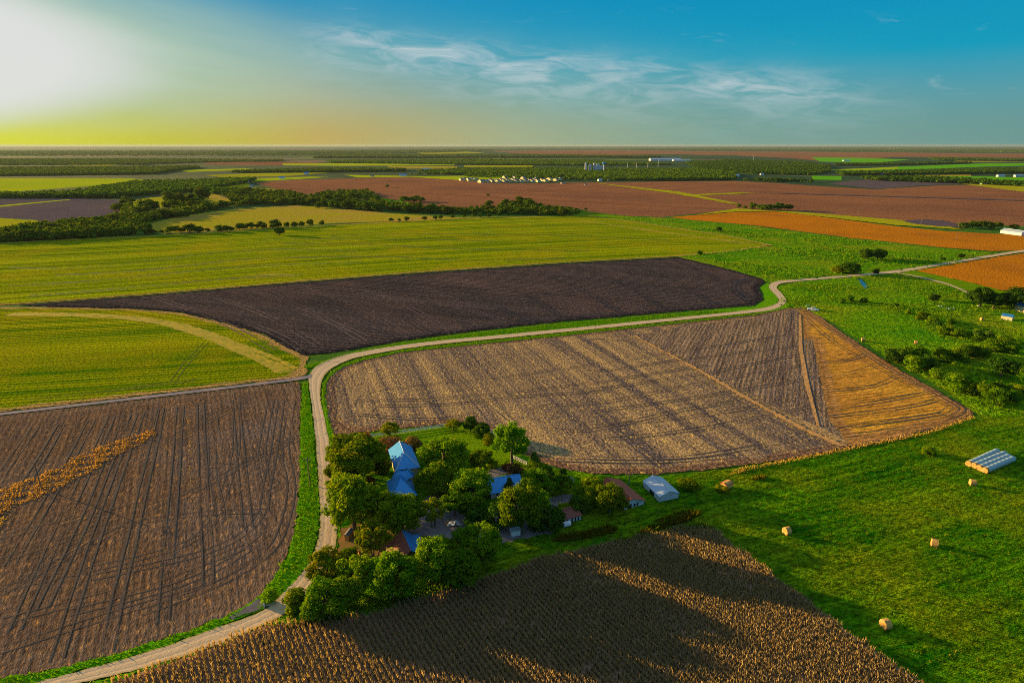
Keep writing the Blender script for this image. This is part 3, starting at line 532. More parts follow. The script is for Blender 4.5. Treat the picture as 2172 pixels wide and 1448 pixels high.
LEAF_LIGHT = leaf_mat('light_leaves', (0.10, 0.26, 0.005), (0.20, 0.40, 0.008), (0.28, 0.45, 0.012), 0.5)
LEAF_DARK = leaf_mat('cedar_leaves', (0.02, 0.07, 0.006), (0.05, 0.12, 0.008), (0.10, 0.17, 0.01), 0.2)
LEAF_YEL = leaf_mat('yellowing_leaves', (0.08, 0.15, 0.003), (0.19, 0.24, 0.005), (0.32, 0.28, 0.008), 0.4)
LEAF_RED = leaf_mat('russet_leaves', (0.07, 0.06, 0.006), (0.16, 0.10, 0.008), (0.30, 0.13, 0.08), 0.35)
LEAF_PINK = leaf_mat('pink_blossom', (0.07, 0.075, 0.008), (0.20, 0.12, 0.03), (0.5, 0.22, 0.22), 0.35)
LEAF_FAR = leaf_mat('distant_leaves', (0.035, 0.085, 0.005), (0.08, 0.15, 0.006), (0.15, 0.2, 0.01), 0.3)
BARK = flat_noise_mat('bark', (0.10, 0.075, 0.05), (0.16, 0.12, 0.08), 6, bump=.05)

def leaf_quads(P, Nrm, size, r, sv=0.35):                 # P (n,3), normals (n,3): one four-sided leaf clump each
    n = len(P); a = r.normal(size=(n, 3)); a -= (a * Nrm).sum(1)[:, None] * Nrm; a /= np.linalg.norm(a, axis=1)[:, None] + 1e-9
    b = np.cross(Nrm, a); s = size * (1 + r.uniform(-sv, sv, n))[:, None]; w = 0.72
    bend = Nrm * s * 0.18
    V = np.stack([P - a * s * .5, P + b * s * .5 * w + bend, P + a * s * .5, P - b * s * .5 * w + bend], 1).reshape(-1, 3)
    return V, np.arange(n * 4).reshape(-1, 4)
def lobe_leaves(lobes, n, size, r, squash=0.8, fill=0.55, up=0.35):
    C = np.array([l[:3] for l in lobes]); Rd = np.array([l[3] for l in lobes])
    w = Rd ** 2; idx = r.choice(len(lobes), n, p=w / w.sum())
    D = r.normal(size=(n, 3)); D /= np.linalg.norm(D, axis=1)[:, None]
    rad = Rd[idx] * (fill + (1.08 - fill) * r.uniform(0, 1, n) ** 0.6)
    P = C[idx] + D * rad[:, None] * np.array([1, 1, squash])
    Nn = D + r.normal(scale=0.55, size=(n, 3)) + np.array([0, 0, up]); Nn /= np.linalg.norm(Nn, axis=1)[:, None]
    P[:, 2] = np.maximum(P[:, 2], 0.05)
    V, Fq = leaf_quads(P, Nn, size, r)
    lob = r.uniform(0, 1, len(lobes))[idx]; rd = np.clip(0.5 * lob + r.uniform(0, .55, n), 0, 1)
    return V, Fq, np.repeat(rd, 4)
def tube(pts, rad, k=6):
    V, Fs = [], []
    pts = [Vector(p) for p in pts]
    for i, p in enumerate(pts):
        d = (pts[min(i + 1, len(pts) - 1)] - pts[max(i - 1, 0)]).normalized()
        a = d.orthogonal().normalized(); b = d.cross(a)
        for j in range(k):
            t = 2 * math.pi * j / k; V.append(p + (a * math.cos(t) + b * math.sin(t)) * rad[i])
    for i in range(len(pts) - 1):
        for j in range(k): Fs.append((i * k + j, i * k + (j + 1) % k, (i + 1) * k + (j + 1) % k, (i + 1) * k + j))
    Fs.append(tuple(range(k))[::-1]); Fs.append(tuple((len(pts) - 1) * k + j for j in range(k)))
    return V, Fs
def join(parts):
    V, Fs = [], []
    for v, f in parts:
        o = len(V); V += [tuple(x) for x in v]; Fs += [tuple(i + o for i in q) for q in f]
    return V, Fs
def broad_lobes(r, n=30, cz=5.9, rx=3.5, rz=3.0, lr=(1.1, 2.0), low=-0.75):
    L = []
    asym = r.uniform(0.82, 1.15, 8)
    while len(L) < n:
        d = r.normal(size=3); d /= np.linalg.norm(d)
        if d[2] < low: continue
        k = r.uniform(0.62, 1.0) * asym[int((math.atan2(d[1], d[0]) + math.pi) / (2 * math.pi) * 7.99)]
        L.append((d[0] * rx * k, d[1] * rx * k, cz + d[2] * rz * k, r.uniform(*lr)))
    return L
def trunk_mesh(r, lobes, h=4.2, rad=.38, stems=1):
    parts = []
    for s in range(stems):
        a = 2 * math.pi * s / stems; off = 0.5 if stems > 1 else 0
        bx, by = off * math.cos(a), off * math.sin(a)
        mid = (bx * 2 + r.normal() * .15, by * 2 + r.normal() * .15, h * .5); top = (bx * 3, by * 3, h)
        rr = rad if stems == 1 else rad * .5
        parts.append(tube([(bx * 1.05, by, -.05), (bx * 1.1, by * 1.1, .35), mid, top], [rr * 1.45, rr * 1.05, rr * .85, rr * .6]))
        for i in r.choice(len(lobes), min(5, len(lobes)), replace=False):
            l = lobes[i]; q = Vector(l[:3])
            parts.append(tube([top, (Vector(top) * .5 + q * .5) + Vector((0, 0, -.4)), q], [rr * .5, rr * .32, .04], 5))
    return join(parts)
def make_template(kind, seed):
    r = np.random.default_rng(seed)
    if kind == 'oak':
        L = broad_lobes(r, 70, 5.2, 3.9, 3.9, (.75, 1.35), -.9); V, Fq, rd = lobe_leaves(L, 7500, .46, r, fill=.35)
        return (V, Fq, rd), trunk_mesh(r, L)
    if kind == 'tall':                                     # taller crown with a visible trunk, looser
        L = broad_lobes(r, 56, 6.1, 3.8, 3.2, (.6, 1.15), -.7); V, Fq, rd = lobe_leaves(L, 5200, .46, r, fill=.35)
        return (V, Fq, rd), trunk_mesh(r, L, 4.5, .30)
    if kind == 'multi':
        L = broad_lobes(r, 46, 6.2, 3.6, 3.0, (.6, 1.15), -.6); V, Fq, rd = lobe_leaves(L, 4200, .5, r)
        return (V, Fq, rd), trunk_mesh(r, L, 4.4, .34, 3)
    if kind == 'bush':
        L = broad_lobes(r, 22, 4.6, 3.3, 4.1, (1.2, 2.2), -.95); V, Fq, rd = lobe_leaves(L, 2600, .75, r)
        return (V, Fq, rd), trunk_mesh(r, L, 3.0, .25, 3)
    if kind == 'cedar':
        L = []
        for i in range(36):
            z = r.uniform(.6, 9.2); k = (1 - z / 10.2) ** .8 * 4.0; a = r.uniform(0, 6.28)
            L.append((math.cos(a) * k * .6, math.sin(a) * k * .6, z, .5 + k * .38))
        V, Fq, rd = lobe_leaves(L, 3600, .55, r, .9)
        return (V, Fq, rd), join([tube([(0, 0, -.05), (0, 0, 4), (0, 0, 9.5)], [.35, .22, .04])])
    if kind == 'spruce':
        L = []
        for lev in range(9):
            z = 1.0 + lev * 1.0; k = 4.6 * (1 - lev / 9.5)
            for j in range(max(4, 9 - lev)):
                a = 6.28 * j / max(4, 9 - lev) + r.uniform(-.3, .3); q = r.uniform(.75, 1.05)
                for s in (.35, .65, .95): L.append((math.cos(a) * k * s * q, math.sin(a) * k * s * q, z - s * .5, .35 + .25 * (1 - s)))
        L.append((0, 0, 9.7, .3))
        V, Fq, rd = lobe_leaves(L, 4200, .42, r, .6)
        return (V, Fq, rd), join([tube([(0, 0, -.05), (0, 0, 4), (0, 0, 9.8)], [.35, .22, .04])])
    if kind == 'mid':                                      # hedgerow tree half a kilometre off
        L = broad_lobes(r, 18, 5.2, 3.3, 3.6, (1.3, 2.2), -.9); V, Fq, rd = lobe_leaves(L, 750, 1.25, r)
        return (V, Fq, rd), trunk_mesh(r, L, 3.0, .3)
TPL = {}
def tpl(kind, seed, mat):
    key = (kind, seed, mat.name)
    if key not in TPL:
        (V, Fq, rd), (tv, tf) = make_template(kind, 100 + seed * 17 + len(kind))
        c = fast_mesh('crown', V, Fq, mat, rd); COL.objects.unlink(c); t = mesh_obj('trunk', tv, tf, BARK, smooth=True); COL.objects.unlink(t)
        # crowns keep their true outline size so that scales are exact
        ext = (np.percentile(V[:, 0], 99) - np.percentile(V[:, 0], 1)); top = np.percentile(V[:, 2], 99.7)
        TPL[key] = (c, t, ext, top)
    return TPL[key]
def tree(name, px, py, topy, w, kind, seed, mat, label, cat='tree', group=None, wx=1.0, turn=None):
    b = at(px, py); h = height_at(b, topy) * 1.06; wm = w * mpp(b) * 1.05
    if name == 'hedge_tree': wm *= 1.07
    c, t, ext, top = tpl(kind, seed, mat)
    rz = rng.uniform(0, 6.28) if turn is None else turn
    r = empty(name, b, rz, label, cat, group); s = (wm / ext * wx, wm / ext, h / top)
    for src in (c, t):
        o = src.copy(); COL.objects.link(o); o.parent = r; o.scale = s; o.name = src.name.split('.')[0]
    return r
MID = {}
def simple_tree(name, loc, w, h, seed, mat, label, group, cat='tree'):       # small in the photo: crown and trunk in one mesh
    key = (seed, mat.name)
    if key not in MID:
        (V, Fq, rd), (tv, tf) = make_template('mid', 900 + seed * 13)
        o = fast_mesh(name, V, Fq, mat, rd)
        bm = bmesh.new(); bm.from_mesh(o.data); lay = bm.verts.layers.float.get('rnd')
        vs = [bm.verts.new(v) for v in tv]; o.data.materials.append(BARK)
        for f in tf:
            q = bm.faces.new([vs[i] for i in f]); q.material_index = 1
        bm.to_mesh(o.data); bm.free()
        ext = np.percentile(V[:, 0], 98) - np.percentile(V[:, 0], 2); top = np.percentile(V[:, 2], 99.5)
        COL.objects.unlink(o); MID[key] = (o, ext, top)
    src, ext, top = MID[key]; o = src.copy(); o.name = name; COL.objects.link(o)
    o.location = loc; o.rotation_euler = (0, 0, rng.uniform(0, 6.28)); o.scale = (w / ext, w / ext * rng.uniform(.85, 1.1), h / top)
    return tag(o, label, cat, group)

# ---- farmyard trees: base x, base y, top y, width in photo pixels
T = [
 ('oak_tree', 762, 1010, 938, 126, 'oak', 0, LEAF, 'broad dark green oak beside the gravel road, left of the blue-roofed house'),
 ('oak_tree', 752, 1124, 1016, 108, 'oak', 1, LEAF, 'big oak at the roadside in front of the porch, its crown over the gravel road'),
 ('oak_tree', 850, 1132, 1058, 90, 'oak', 2, LEAF, 'spreading oak right in front of the low hipped blue porch roof'),
 ('oak_tree', 942, 1012, 940, 106, 'oak', 3, LEAF, 'tall oak hiding the right side of the house, at the edge of the sunlit lawn'),
 ('oak_tree', 926, 1054, 990, 68, 'oak', 1, LEAF, 'lower oak close against the right wall of the blue-roofed house'),
 ('shade_tree', 1020, 996, 962, 50, 'tall', 0, LEAF, 'small round tree at the lower right corner of the sunlit lawn'),
 ('oak_tree', 998, 1072, 1008, 86, 'oak', 2, LEAF, 'large yard oak left of the long blue-roofed barn'),
 ('shade_tree', 966, 1096, 1046, 56, 'tall', 1, LEAF, 'pale green tree beside the gravel yard, under the large yard oak'),
 ('shrub', 1014, 1112, 1082, 46, 'bush', 0, LEAF_DARK, 'dark round shrub on the gravel below the large yard oak'),
 ('shade_tree', 920, 1118, 1062, 46, 'multi', 0, LEAF_YEL, 'slim yellow-green tree alone in the middle of the gravel yard'),
 ('shade_tree', 795, 1184, 1114, 64, 'multi', 1, LEAF_YEL, 'multi-stemmed tree with yellowish leaves beside the brown barn near the road'),
 ('shade_tree', 1086, 984, 906, 72, 'tall', 2, LEAF_LIGHT, 'bright lime green tree with a bare trunk at the edge of the stubble field'),
 ('cedar_tree', 1134, 1000, 960, 26, 'cedar', 0, LEAF_DARK, 'dark upright cedar just right of the bright lime green tree'),
 ('shrub', 1140, 1006, 980, 34, 'bush', 1, LEAF, 'low green shrub at the foot of the upright cedar'),
 ('cedar_tree', 1163, 1020, 990, 26, 'cedar', 1, LEAF_DARK, 'second dark cedar along the stubble field edge, beside the round yard tree'),
 ('cedar_tree', 1193, 1024, 996, 30, 'cedar', 2, LEAF_DARK, 'third dark cedar along the stubble field edge, nearest the red-roofed barn'),
 ('shade_tree', 1138, 1054, 1000, 62, 'oak', 3, LEAF, 'dark tree beside the right end of the long blue barn roof'),
 ('shade_tree', 1188, 1048, 1012, 44, 'tall', 0, LEAF, 'yellow-green round tree between the cedars and the gravel yard'),
 ('spruce_tree', 1080, 1054, 1014, 34, 'spruce', 0, LEAF_DARK, 'spruce with tiered branches standing against the blue barn roof'),
 ('shade_tree', 1106, 1128, 1038, 90, 'oak', 0, LEAF, 'large tree in the middle of the yard below the blue barn roof'),
 ('shrub', 1056, 1122, 1074, 46, 'bush', 2, LEAF_DARK, 'dark bush at the lower left of the large mid-yard tree'),
 ('shrub', 1156, 1122, 1084, 58, 'bush', 0, LEAF_DARK, 'dark bush against the left end of the low rusty-roofed shed'),
 ('shade_tree', 1292, 1086, 1033, 64, 'oak', 2, LEAF, 'round tree in front of the red-roofed barn'),
 ('shade_tree', 1256, 1054, 1018, 52, 'tall', 1, LEAF, 'light green tree at the left gable of the red-roofed barn'),
 ('shrub', 1233, 1082, 1050, 44, 'bush', 1, LEAF_DARK, 'dark shrub behind the rusty low shed roof, left of the round tree'),
 ('hedge_tree', 978, 1240, 1172, 84, 'oak', 1, LEAF, 'round tree at the cornfield edge, right end of the tree belt'),
 ('hedge_tree', 1030, 1190, 1120, 70, 'oak', 0, LEAF, 'tree with a sunlit crown at the yard end of the tree belt above the cornfield'),
 ('hedge_tree', 988, 1184, 1126, 58, 'oak', 3, LEAF, 'dark tree in the belt behind the brown barn, shaded by its neighbour'),
 ('hedge_tree', 916, 1234, 1152, 78, 'oak', 2, LEAF, 'big tree of the belt just below the brown barn roof'),
 ('hedge_tree', 834, 1270, 1186, 90, 'oak', 0, LEAF, 'tallest yellow-green tree in the middle of the belt above the cornfield'),
 ('hedge_tree', 760, 1262, 1190, 82, 'oak', 3, LEAF, 'tree of the belt between the road bend and the middle of the belt'),
 ('hedge_tree', 696, 1238, 1176, 70, 'tall', 2, LEAF_YEL, 'feathery yellowish tree overhanging the outside of the road bend'),
 ('hedge_tree', 694, 1306, 1240, 86, 'oak', 1, LEAF, 'low bushy tree below the road bend at the corner of the cornfield'),
 ('shrub', 628, 1296, 1257, 40, 'bush', 0, LEAF, 'rounded shrub at the very edge of the road, left end of the tree belt'),
 ('shrub', 742, 1184, 1162, 34, 'bush', 1, LEAF, 'small leafy shrub beside the orange wooden panels near the road'),
 ('shrub', 722, 1188, 1174, 26, 'bush', 2, LEAF_RED, 'reddish flowering bush on the dry ground beside the road'),
 ('fruit_tree', 827, 928, 900, 38, 'tall', 0, LEAF_YEL, 'small tree with yellowing leaves growing through the white board fence'),
 ('shrub', 776, 938, 918, 22, 'bush', 0, LEAF_RED, 'small russet shrub beside the white fence, left of the yellowing tree'),
 ('shrub', 826, 954, 928, 46, 'bush', 1, LEAF_PINK, 'pink flowering bush behind the blue roof, left of its twin'),
 ('shrub', 872, 955, 930, 42, 'bush', 2, LEAF_PINK, 'pink flowering bush at the top right corner of the blue house roof'),
 ('shrub', 722, 948, 926, 28, 'bush', 0, LEAF_RED, 'russet shrub at the roadside end of the white board fence'),
 ('fruit_tree', 962, 914, 892, 32, 'tall', 1, LEAF_YEL, 'small open tree at the right end of the long white fence'),
 ('shade_tree', 998, 916, 886, 28, 'oak', 2, LEAF_DARK, 'dark round tree at the top corner of the lawn, touching the stubble field'),
 ('shade_tree', 1022, 926, 900, 36, 'oak', 0, LEAF_DARK, 'low dark tree at the right corner of the lawn beside the short white fence'),
 ('shrub', 1036, 942, 922, 24, 'bush', 1, LEAF_YEL, 'straggly yellow-green shrub below the short white fence on the lawn'),
 ('shrub', 1092, 1004, 986, 30, 'bush', 2, LEAF_PINK, 'pinkish orange shrub at the foot of the bright lime green tree'),
 ('shrub', 1076, 994, 984, 18, 'bush', 0, LEAF_RED, 'small orange shrub on the sandy patch behind the blue-roofed barn'),
 ('shrub', 1045, 990, 974, 24, 'bush', 1, LEAF, 'small green shrub on the lower lawn edge, left of the lime green tree'),
 ('shrub', 800, 972, 948, 34, 'bush', 2, LEAF_YEL, 'yellow-green bush behind the broad roadside oak'),
 ('shrub', 808, 1004, 980, 30, 'bush', 0, LEAF_YEL, 'bush against the sunlit yellow wall of the house'),
 ('shrub', 784, 1030, 1012, 24, 'bush', 1, LEAF_RED, 'orange-leaved shrub between the two big roadside oaks'),
 ('shrub', 1462, 1036, 1019, 40, 'bush', 2, LEAF_YEL, 'isolated rounded bush on the grass right of the white shed'),
 ('shrub', 1534, 1043, 1032, 22, 'bush', 0, LEAF_YEL, 'low bush at the foot of the rusty-topped hay stack in the upper meadow'),
 ('shrub', 1968, 964, 948, 26, 'bush', 1, LEAF, 'small round bush beside the dark ditch at the meadow top'),
 ('shrub', 572, 1278, 1254, 30, 'bush', 2, LEAF_LIGHT, 'bright green shrub on the inner verge of the road bend beside the puddle'),
 ('oak_tree', 726, 1042, 1004, 56, 'oak', 2, LEAF, 'smaller oak filling the gap between the two big roadside oaks'),
 ('shade_tree', 800, 1098, 1040, 62, 'oak', 3, LEAF, 'oak crown filling the space between the roadside oak and the porch oak'),
 ('shade_tree', 1012, 1046, 1004, 50, 'oak', 1, LEAF, 'tree squeezed between the large yard oak and the left end of the blue barn roof'),
 ('shade_tree', 1140, 1096, 1050, 56, 'oak', 2, LEAF, 'tree at the right shoulder of the large mid-yard tree'),
 ('shade_tree', 1244, 1076, 1036, 48, 'oak', 0, LEAF, 'tree between the dark shrub and the round tree in front of the red-roofed barn'),
 ('hedge_tree', 944, 1206, 1146, 60, 'oak', 3, LEAF, 'middle tree of the belt between the brown barn and the round right-end tree'),
 ('hedge_tree', 872, 1262, 1198, 62, 'oak', 1, LEAF, 'low tree at the cornfield side of the belt below the brown barn'),
 ('hedge_tree', 728, 1292, 1238, 62, 'oak', 2, LEAF, 'low tree in the belt above the corner of the corn, right of the bend'),
 ('shrub', 704, 1010, 984, 30, 'bush', 1, LEAF, 'green shrub at the road edge below the broad dark oak'),
 # right-hand brush
 ('oak_tree', 2122, 798, 763, 50, 'oak', 0, LEAF_DARK, 'lone round tree in the shaded pasture on the right'),
 ('oak_tree', 2078, 650, 612, 50, 'oak', 1, LEAF_DARK, 'left dark oak of the three beside the distant farmhouse on the right'),
 ('oak_tree', 2106, 654, 624, 36, 'oak', 2, LEAF_DARK, 'small middle oak of the three beside the distant farmhouse on the right'),
 ('oak_tree', 2152, 656, 612, 62, 'oak', 3, LEAF_DARK, 'large right-hand oak shading the distant farmhouse at the edge of the photo'),
 ('shade_tree', 1835, 552, 529, 26, 'oak', 1, LEAF_DARK, 'left tree of the pair of dark trees in the rough pasture'),
 ('shade_tree', 1860, 550, 530, 36, 'oak', 0, LEAF_DARK, 'right tree of the pair of dark trees in the rough pasture'),
 ('shade_tree', 1802, 580, 558, 40, 'oak', 2, LEAF_DARK, 'dark tree beside the gravel road where the creek goes under it'),
 ('shrub', 1776, 578, 564, 26, 'bush', 1, LEAF_YEL, 'olive bush left of the dark tree at the creek crossing'),
 ('shrub', 1858, 580, 570, 14, 'bush', 1, LEAF_DARK, 'small bush on the roadside right of the creek crossing'),
 ('shrub', 1525, 491, 481, 11, 'bush', 0, LEAF_DARK, 'tiny dark bush alone at the tip of the striped green field'),
 ('shrub', 1484, 540, 532, 9, 'bush', 0, LEAF_DARK, 'tiny bush above the corner of the black ploughed field'),
 ('shrub', 2000, 552, 545, 9, 'bush', 0, LEAF_DARK, 'tiny bush just above the distant road, left of its twin'),
 ('shrub', 2038, 546, 538, 10, 'bush', 0, LEAF_DARK, 'tiny bush just above the distant road, nearer the right edge'),
 ('shade_tree', 593, 499, 483, 21, 'oak', 2, LEAF_DARK, 'lone round tree standing out in the striped green field below the hedgerow'),
]
for nm, px, py, ty, w, kd, sdv, mt, lb in T:
    tree(nm, px, py, ty, w, kd, sdv, mt, lb, 'shrub' if nm == 'shrub' else 'tree')

# right-hand brush line, each bush its own (zoom 3.797 from 1600,600)
BR = [(1150, 640, 130), (1220, 600, 100), (1330, 600, 110), (1290, 700, 130), (1390, 690, 130), (1490, 600, 90), (1580, 610, 80), (1650, 610, 110), (1740, 600, 110), (1830, 590, 100), (1920, 545, 120), (1990, 515, 110), (1850, 475, 110), (1780, 455, 100), (1640, 435, 90), (1540, 415, 90), (1480, 375, 80), (1420, 335, 80), (1350, 295, 70), (1460, 760, 90), (1560, 800, 70), (1640, 860, 150), (1760, 895, 110), (1870, 920, 130), (1950, 890, 100), (1950, 975, 150), (2060, 960, 120), (2120, 910, 110), (1260, 650, 80), (1700, 560, 80), (2060, 560, 100), (1240, 250, 50), (1130, 200, 44), (760, 145, 60), (700, 160, 50), (880, 160, 50), (1440, 140, 60), (1580, 330, 60), (1700, 640, 60), (1530, 640, 70)]
for i, (x, y, w) in enumerate(BR):
    px, py = 1600 + x / 3.797, 600 + y / 3.797; b = at(px, py)
    o = tree('bush', px, py, py - w / 3.797 * .8, w / 3.797 * 1.08, 'bush', i % 3, LEAF if i % 4 else LEAF_DARK, 'dense green bush in the brush line between the straw field and the right-hand pasture' if i < 31 else 'low scattered bush in the rough pasture below the gravel road', 'bush', 'bushes of the right-hand brush line' if i < 31 else 'bushes in the rough pasture')

# ---- hedgerow trees half a kilometre off and beyond
def hedge(pts, n, w, h, label, group, mats=(LEAF_FAR,), jit=2.0, wv=.35):
    P = np.array(line(pts)); L = np.concatenate([[0], np.cumsum(np.hypot(*np.diff(P, axis=0).T))]); n = int(n * 1.25); w *= .68; h *= .60; s = np.linspace(0, L[-1], n)
    for i, q in enumerate(s + rng.uniform(-.5, .5, n) * L[-1] / n * .8):
        x = np.interp(q, L, P[:, 0]) + rng.normal() * jit; y = np.interp(q, L, P[:, 1]) + rng.normal() * jit
        k = math.exp(rng.normal() * wv * .7)
        simple_tree('hedgerow_tree', (x, y, 0), w * k, h * k * rng.uniform(.85, 1.15), int(rng.integers(5)), mats[int(rng.integers(len(mats)))], label, group)
hedge([(-40, 512), (60, 510), (160, 504), (280, 497)], 22, 11, 10, 'dark tree in the thick hedgerow at the left end of the striped green field', 'trees of the thick left hedgerow', jit=5)
hedge([(-40, 496), (80, 496), (190, 484), (300, 466), (400, 458)], 30, 12, 11, 'tree in the second row of the thick woodland strip behind the left hedgerow', 'trees behind the thick left hedgerow', jit=8)
hedge([(280, 498), (380, 493), (420, 494), (500, 490)], 13, 10, 9, 'round tree in the broken hedgerow along the striped green field, left of the lone tree', 'trees of the broken hedgerow')
hedge([(505, 487), (540, 485), (590, 484)], 8, 9, 9, 'round tree in the gappy hedgerow behind the lone field tree', 'trees behind the lone field tree')
for px, py, w in [(608, 482, 11), (625, 482, 12), (640, 481, 12), (658, 479, 14), (683, 478, 11)]:
    b = at(px, py); simple_tree('hedgerow_tree', b, w * mpp(b), w * mpp(b) * .95, px % 5, LEAF_FAR, 'round separate tree at the right end of the gappy hedgerow', 'separate trees ending the gappy hedgerow')
for px, py, w in [(830, 470, 8), (847, 470, 7), (863, 469, 10), (900, 467, 9), (923, 466, 9), (934, 465, 9), (960, 463, 8), (984, 462, 8), (1004, 461, 9), (1018, 461, 10), (1038, 461, 9), (1058, 457, 7)]:
    b = at(px, py); simple_tree('hedgerow_tree', b, w * mpp(b), w * mpp(b) * .95, px % 5, LEAF_FAR, 'small round tree spaced out along the far edge of the striped green field', 'small trees along the far field edge')
hedge([(255, 452), (262, 440), (272, 428)], 7, 12, 11, 'sunlit tree in the short row between the dark bare field and the yellow field', 'trees of the short row by the dark bare field', jit=5)
hedge([(283, 456), (330, 447), (365, 440), (420, 440), (460, 444)], 17, 15, 15, 'large tree in the dense clump between the yellow and tan fields', 'trees of the dense clump', jit=8)
hedge([(370, 432), (395, 428), (425, 434)], 7, 18, 19, 'tall tree rising above the dense clump beside the yellow field', 'tall trees of the dense clump', jit=8)
hedge([(470, 441), (530, 432), (600, 432), (680, 435), (720, 438)], 26, 13, 12, 'tree in the wooded strip along the far side of the tan field', 'trees of the far wooded strip', jit=9)
hedge([(480, 420), (520, 412), (560, 414), (620, 420), (640, 424)], 18, 15, 13, 'tree in the loose grove beyond the far wooded strip', 'trees of the loose grove', jit=16)
hedge([(680, 441), (760, 444), (800, 446), (880, 450), (950, 453)], 26, 14, 13, 'tree in the dense wood edge at the middle of the photo, above the tan field', 'trees of the middle wood edge', jit=7)
hedge([(690, 432), (740, 424), (775, 424)], 10, 16, 16, 'tall tree rising at the left of the middle wood, against the red-brown field', 'tall trees of the middle wood', jit=10)
hedge([(950, 453), (1010, 452), (1070, 452), (1130, 455), (1200, 457)], 20, 11, 9, 'low tree in the narrow wood strip right of the middle wood', 'low trees of the narrow wood strip', jit=9)
hedge([(1065, 437), (1095, 436), (1130, 437)], 9, 14, 14, 'tall tree of the small grove at the edge of the red-brown field', 'trees of the small grove', jit=8)
hedge([(856, 429), (872, 428), (890, 429)], 6, 13, 12, 'tree in the little copse standing in the red-brown field edge', 'trees of the little copse', jit=5)
for px, py, w in [(1178, 446, 12), (1203, 444, 7), (1242, 447, 8), (1035, 416, 6), (822, 398, 8)]:
    b = at(px, py); simple_tree('hedgerow_tree', b, w * mpp(b), w * mpp(b) * .8, px % 5, LEAF_FAR, 'small tree standing alone at the red-brown field', 'lone trees at the red-brown field')
for px, py, w in [(1567, 441, 9), (1580, 443, 8), (1598, 444, 16), (1613, 446, 14), (1630, 447, 16), (1650, 447, 20), (1670, 446, 15)]:
    b = at(px, py); simple_tree('copse_tree', b, w * mpp(b), w * mpp(b) * .85, px % 5, LEAF_FAR, 'dark tree of the compact copse between the two red-brown fields on the right', 'trees of the right-hand copse')
for px, py, w in [(2045, 484, 16), (2062, 484, 20), (2080, 485, 22), (2098, 486, 20), (2114, 484, 18), (2150, 486, 14)]:
    b = at(px, py); simple_tree('farm_tree', b, w * mpp(b), w * mpp(b) * .75, px % 5, LEAF_FAR, 'dark tree in the row beside the white barn at the right edge', 'trees beside the right-hand white barn')

# ---- far woods that read as one mass
def woods(polys, label, hgt=7.5, smin=8.0, name='woodland'):
    Vs, Fs, Rs, o = [], [], [], 0
    for poly, dens in polys:
        W = np.array(line(poly)); PX = np.array(poly); c = W.mean(0); dist = max(600, W[:, 1].min() * .5 + c[1] * .5)
        size = max(smin, dist / 300.0); P = scatter(W, size * .82 / dens ** .5, .5)
        zt = hgt * .75; yy = P[:, 1]; dz = zt - H        # keep only trees whose tops also stay inside the wood's outline
        f_ = yy * math.cos(PITCH) - dz * math.sin(PITCH); u_ = P[:, 0] / f_; v_ = (-dz * math.cos(PITCH) - yy * math.sin(PITCH)) / f_
        P = P[inside(np.stack([1086 + u_ * F, 724 + v_ * F], 1), PX)]
        if len(P) > 9000: P = P[rng.choice(len(P), 9000, replace=False)]
        k = 26
        for p in P:
            rr = size * rng.uniform(.45, .8); hh = hgt * rng.uniform(.6, 1.25)
            D = rng.normal(size=(k, 3)); D /= np.linalg.norm(D, axis=1)[:, None]; D[:, 2] = np.abs(D[:, 2]) * 1.0
            Q = np.array([p[0], p[1], hh * .35]) + D * np.array([rr * .8, rr * .8, hh * .62]) * rng.uniform(.7, 1.05, (k, 1))
            Nn = D + rng.normal(scale=.4, size=(k, 3)); Nn /= np.linalg.norm(Nn, axis=1)[:, None]
            v, f = leaf_quads(Q, Nn, min(rr * .85, hh * .75), rng); Vs.append(v); Fs.append(f + o); o += len(v)
            Rs.append(np.repeat(np.clip(rng.uniform(.0, .6) + rng.uniform(0, .3, k), 0, 1), 4))
    ob = fast_mesh(name, np.concatenate(Vs), np.concatenate(Fs), LEAF_FAR, np.concatenate(Rs))
    return tag(ob, label, 'woodland', kind='stuff')
woods([([(190, 397), (290, 384), (420, 381), (480, 378), (560, 376), (520, 390), (470, 398), (400, 408), (330, 413), (240, 420), (190, 420)], 1.0),
       ([(-60, 407), (60, 408), (150, 405), (200, 398), (260, 400), (250, 420), (100, 421), (-60, 421)], 1.0),
       ([(430, 398), (520, 400), (560, 408), (500, 414), (440, 412)], .8)], 'dark woodland belt in the left distance above the bare dark field')
woods([([(-60, 486), (0, 484), (100, 470), (150, 466), (200, 462), (255, 452), (262, 440), (275, 425), (285, 445), (290, 456), (340, 448), (380, 442), (415, 440), (470, 442), (430, 452), (380, 458), (330, 468), (300, 478), (280, 498), (200, 505), (100, 510), (0, 514), (-60, 515)], 1.0),
       ([(355, 420), (400, 412), (420, 420), (440, 430), (480, 438), (460, 446), (380, 450), (350, 440)], 1.0)], 'thick dark woodland strip along the left end of the striped green field', 6.5, 6.0)
woods([([(455, 402), (520, 397), (560, 402), (620, 404), (640, 412), (660, 414), (690, 405), (780, 402), (800, 415), (815, 425), (900, 435), (960, 440), (1040, 437), (1070, 430), (1110, 424), (1140, 432), (1200, 440), (1260, 450), (1200, 458), (1130, 456), (960, 455), (880, 451), (760, 444), (720, 440), (640, 436), (540, 434), (500, 440), (490, 425), (470, 412)], .42)], 'loose scrubby woodland behind the tan field at the middle of the photo', 5.5, 6.0)
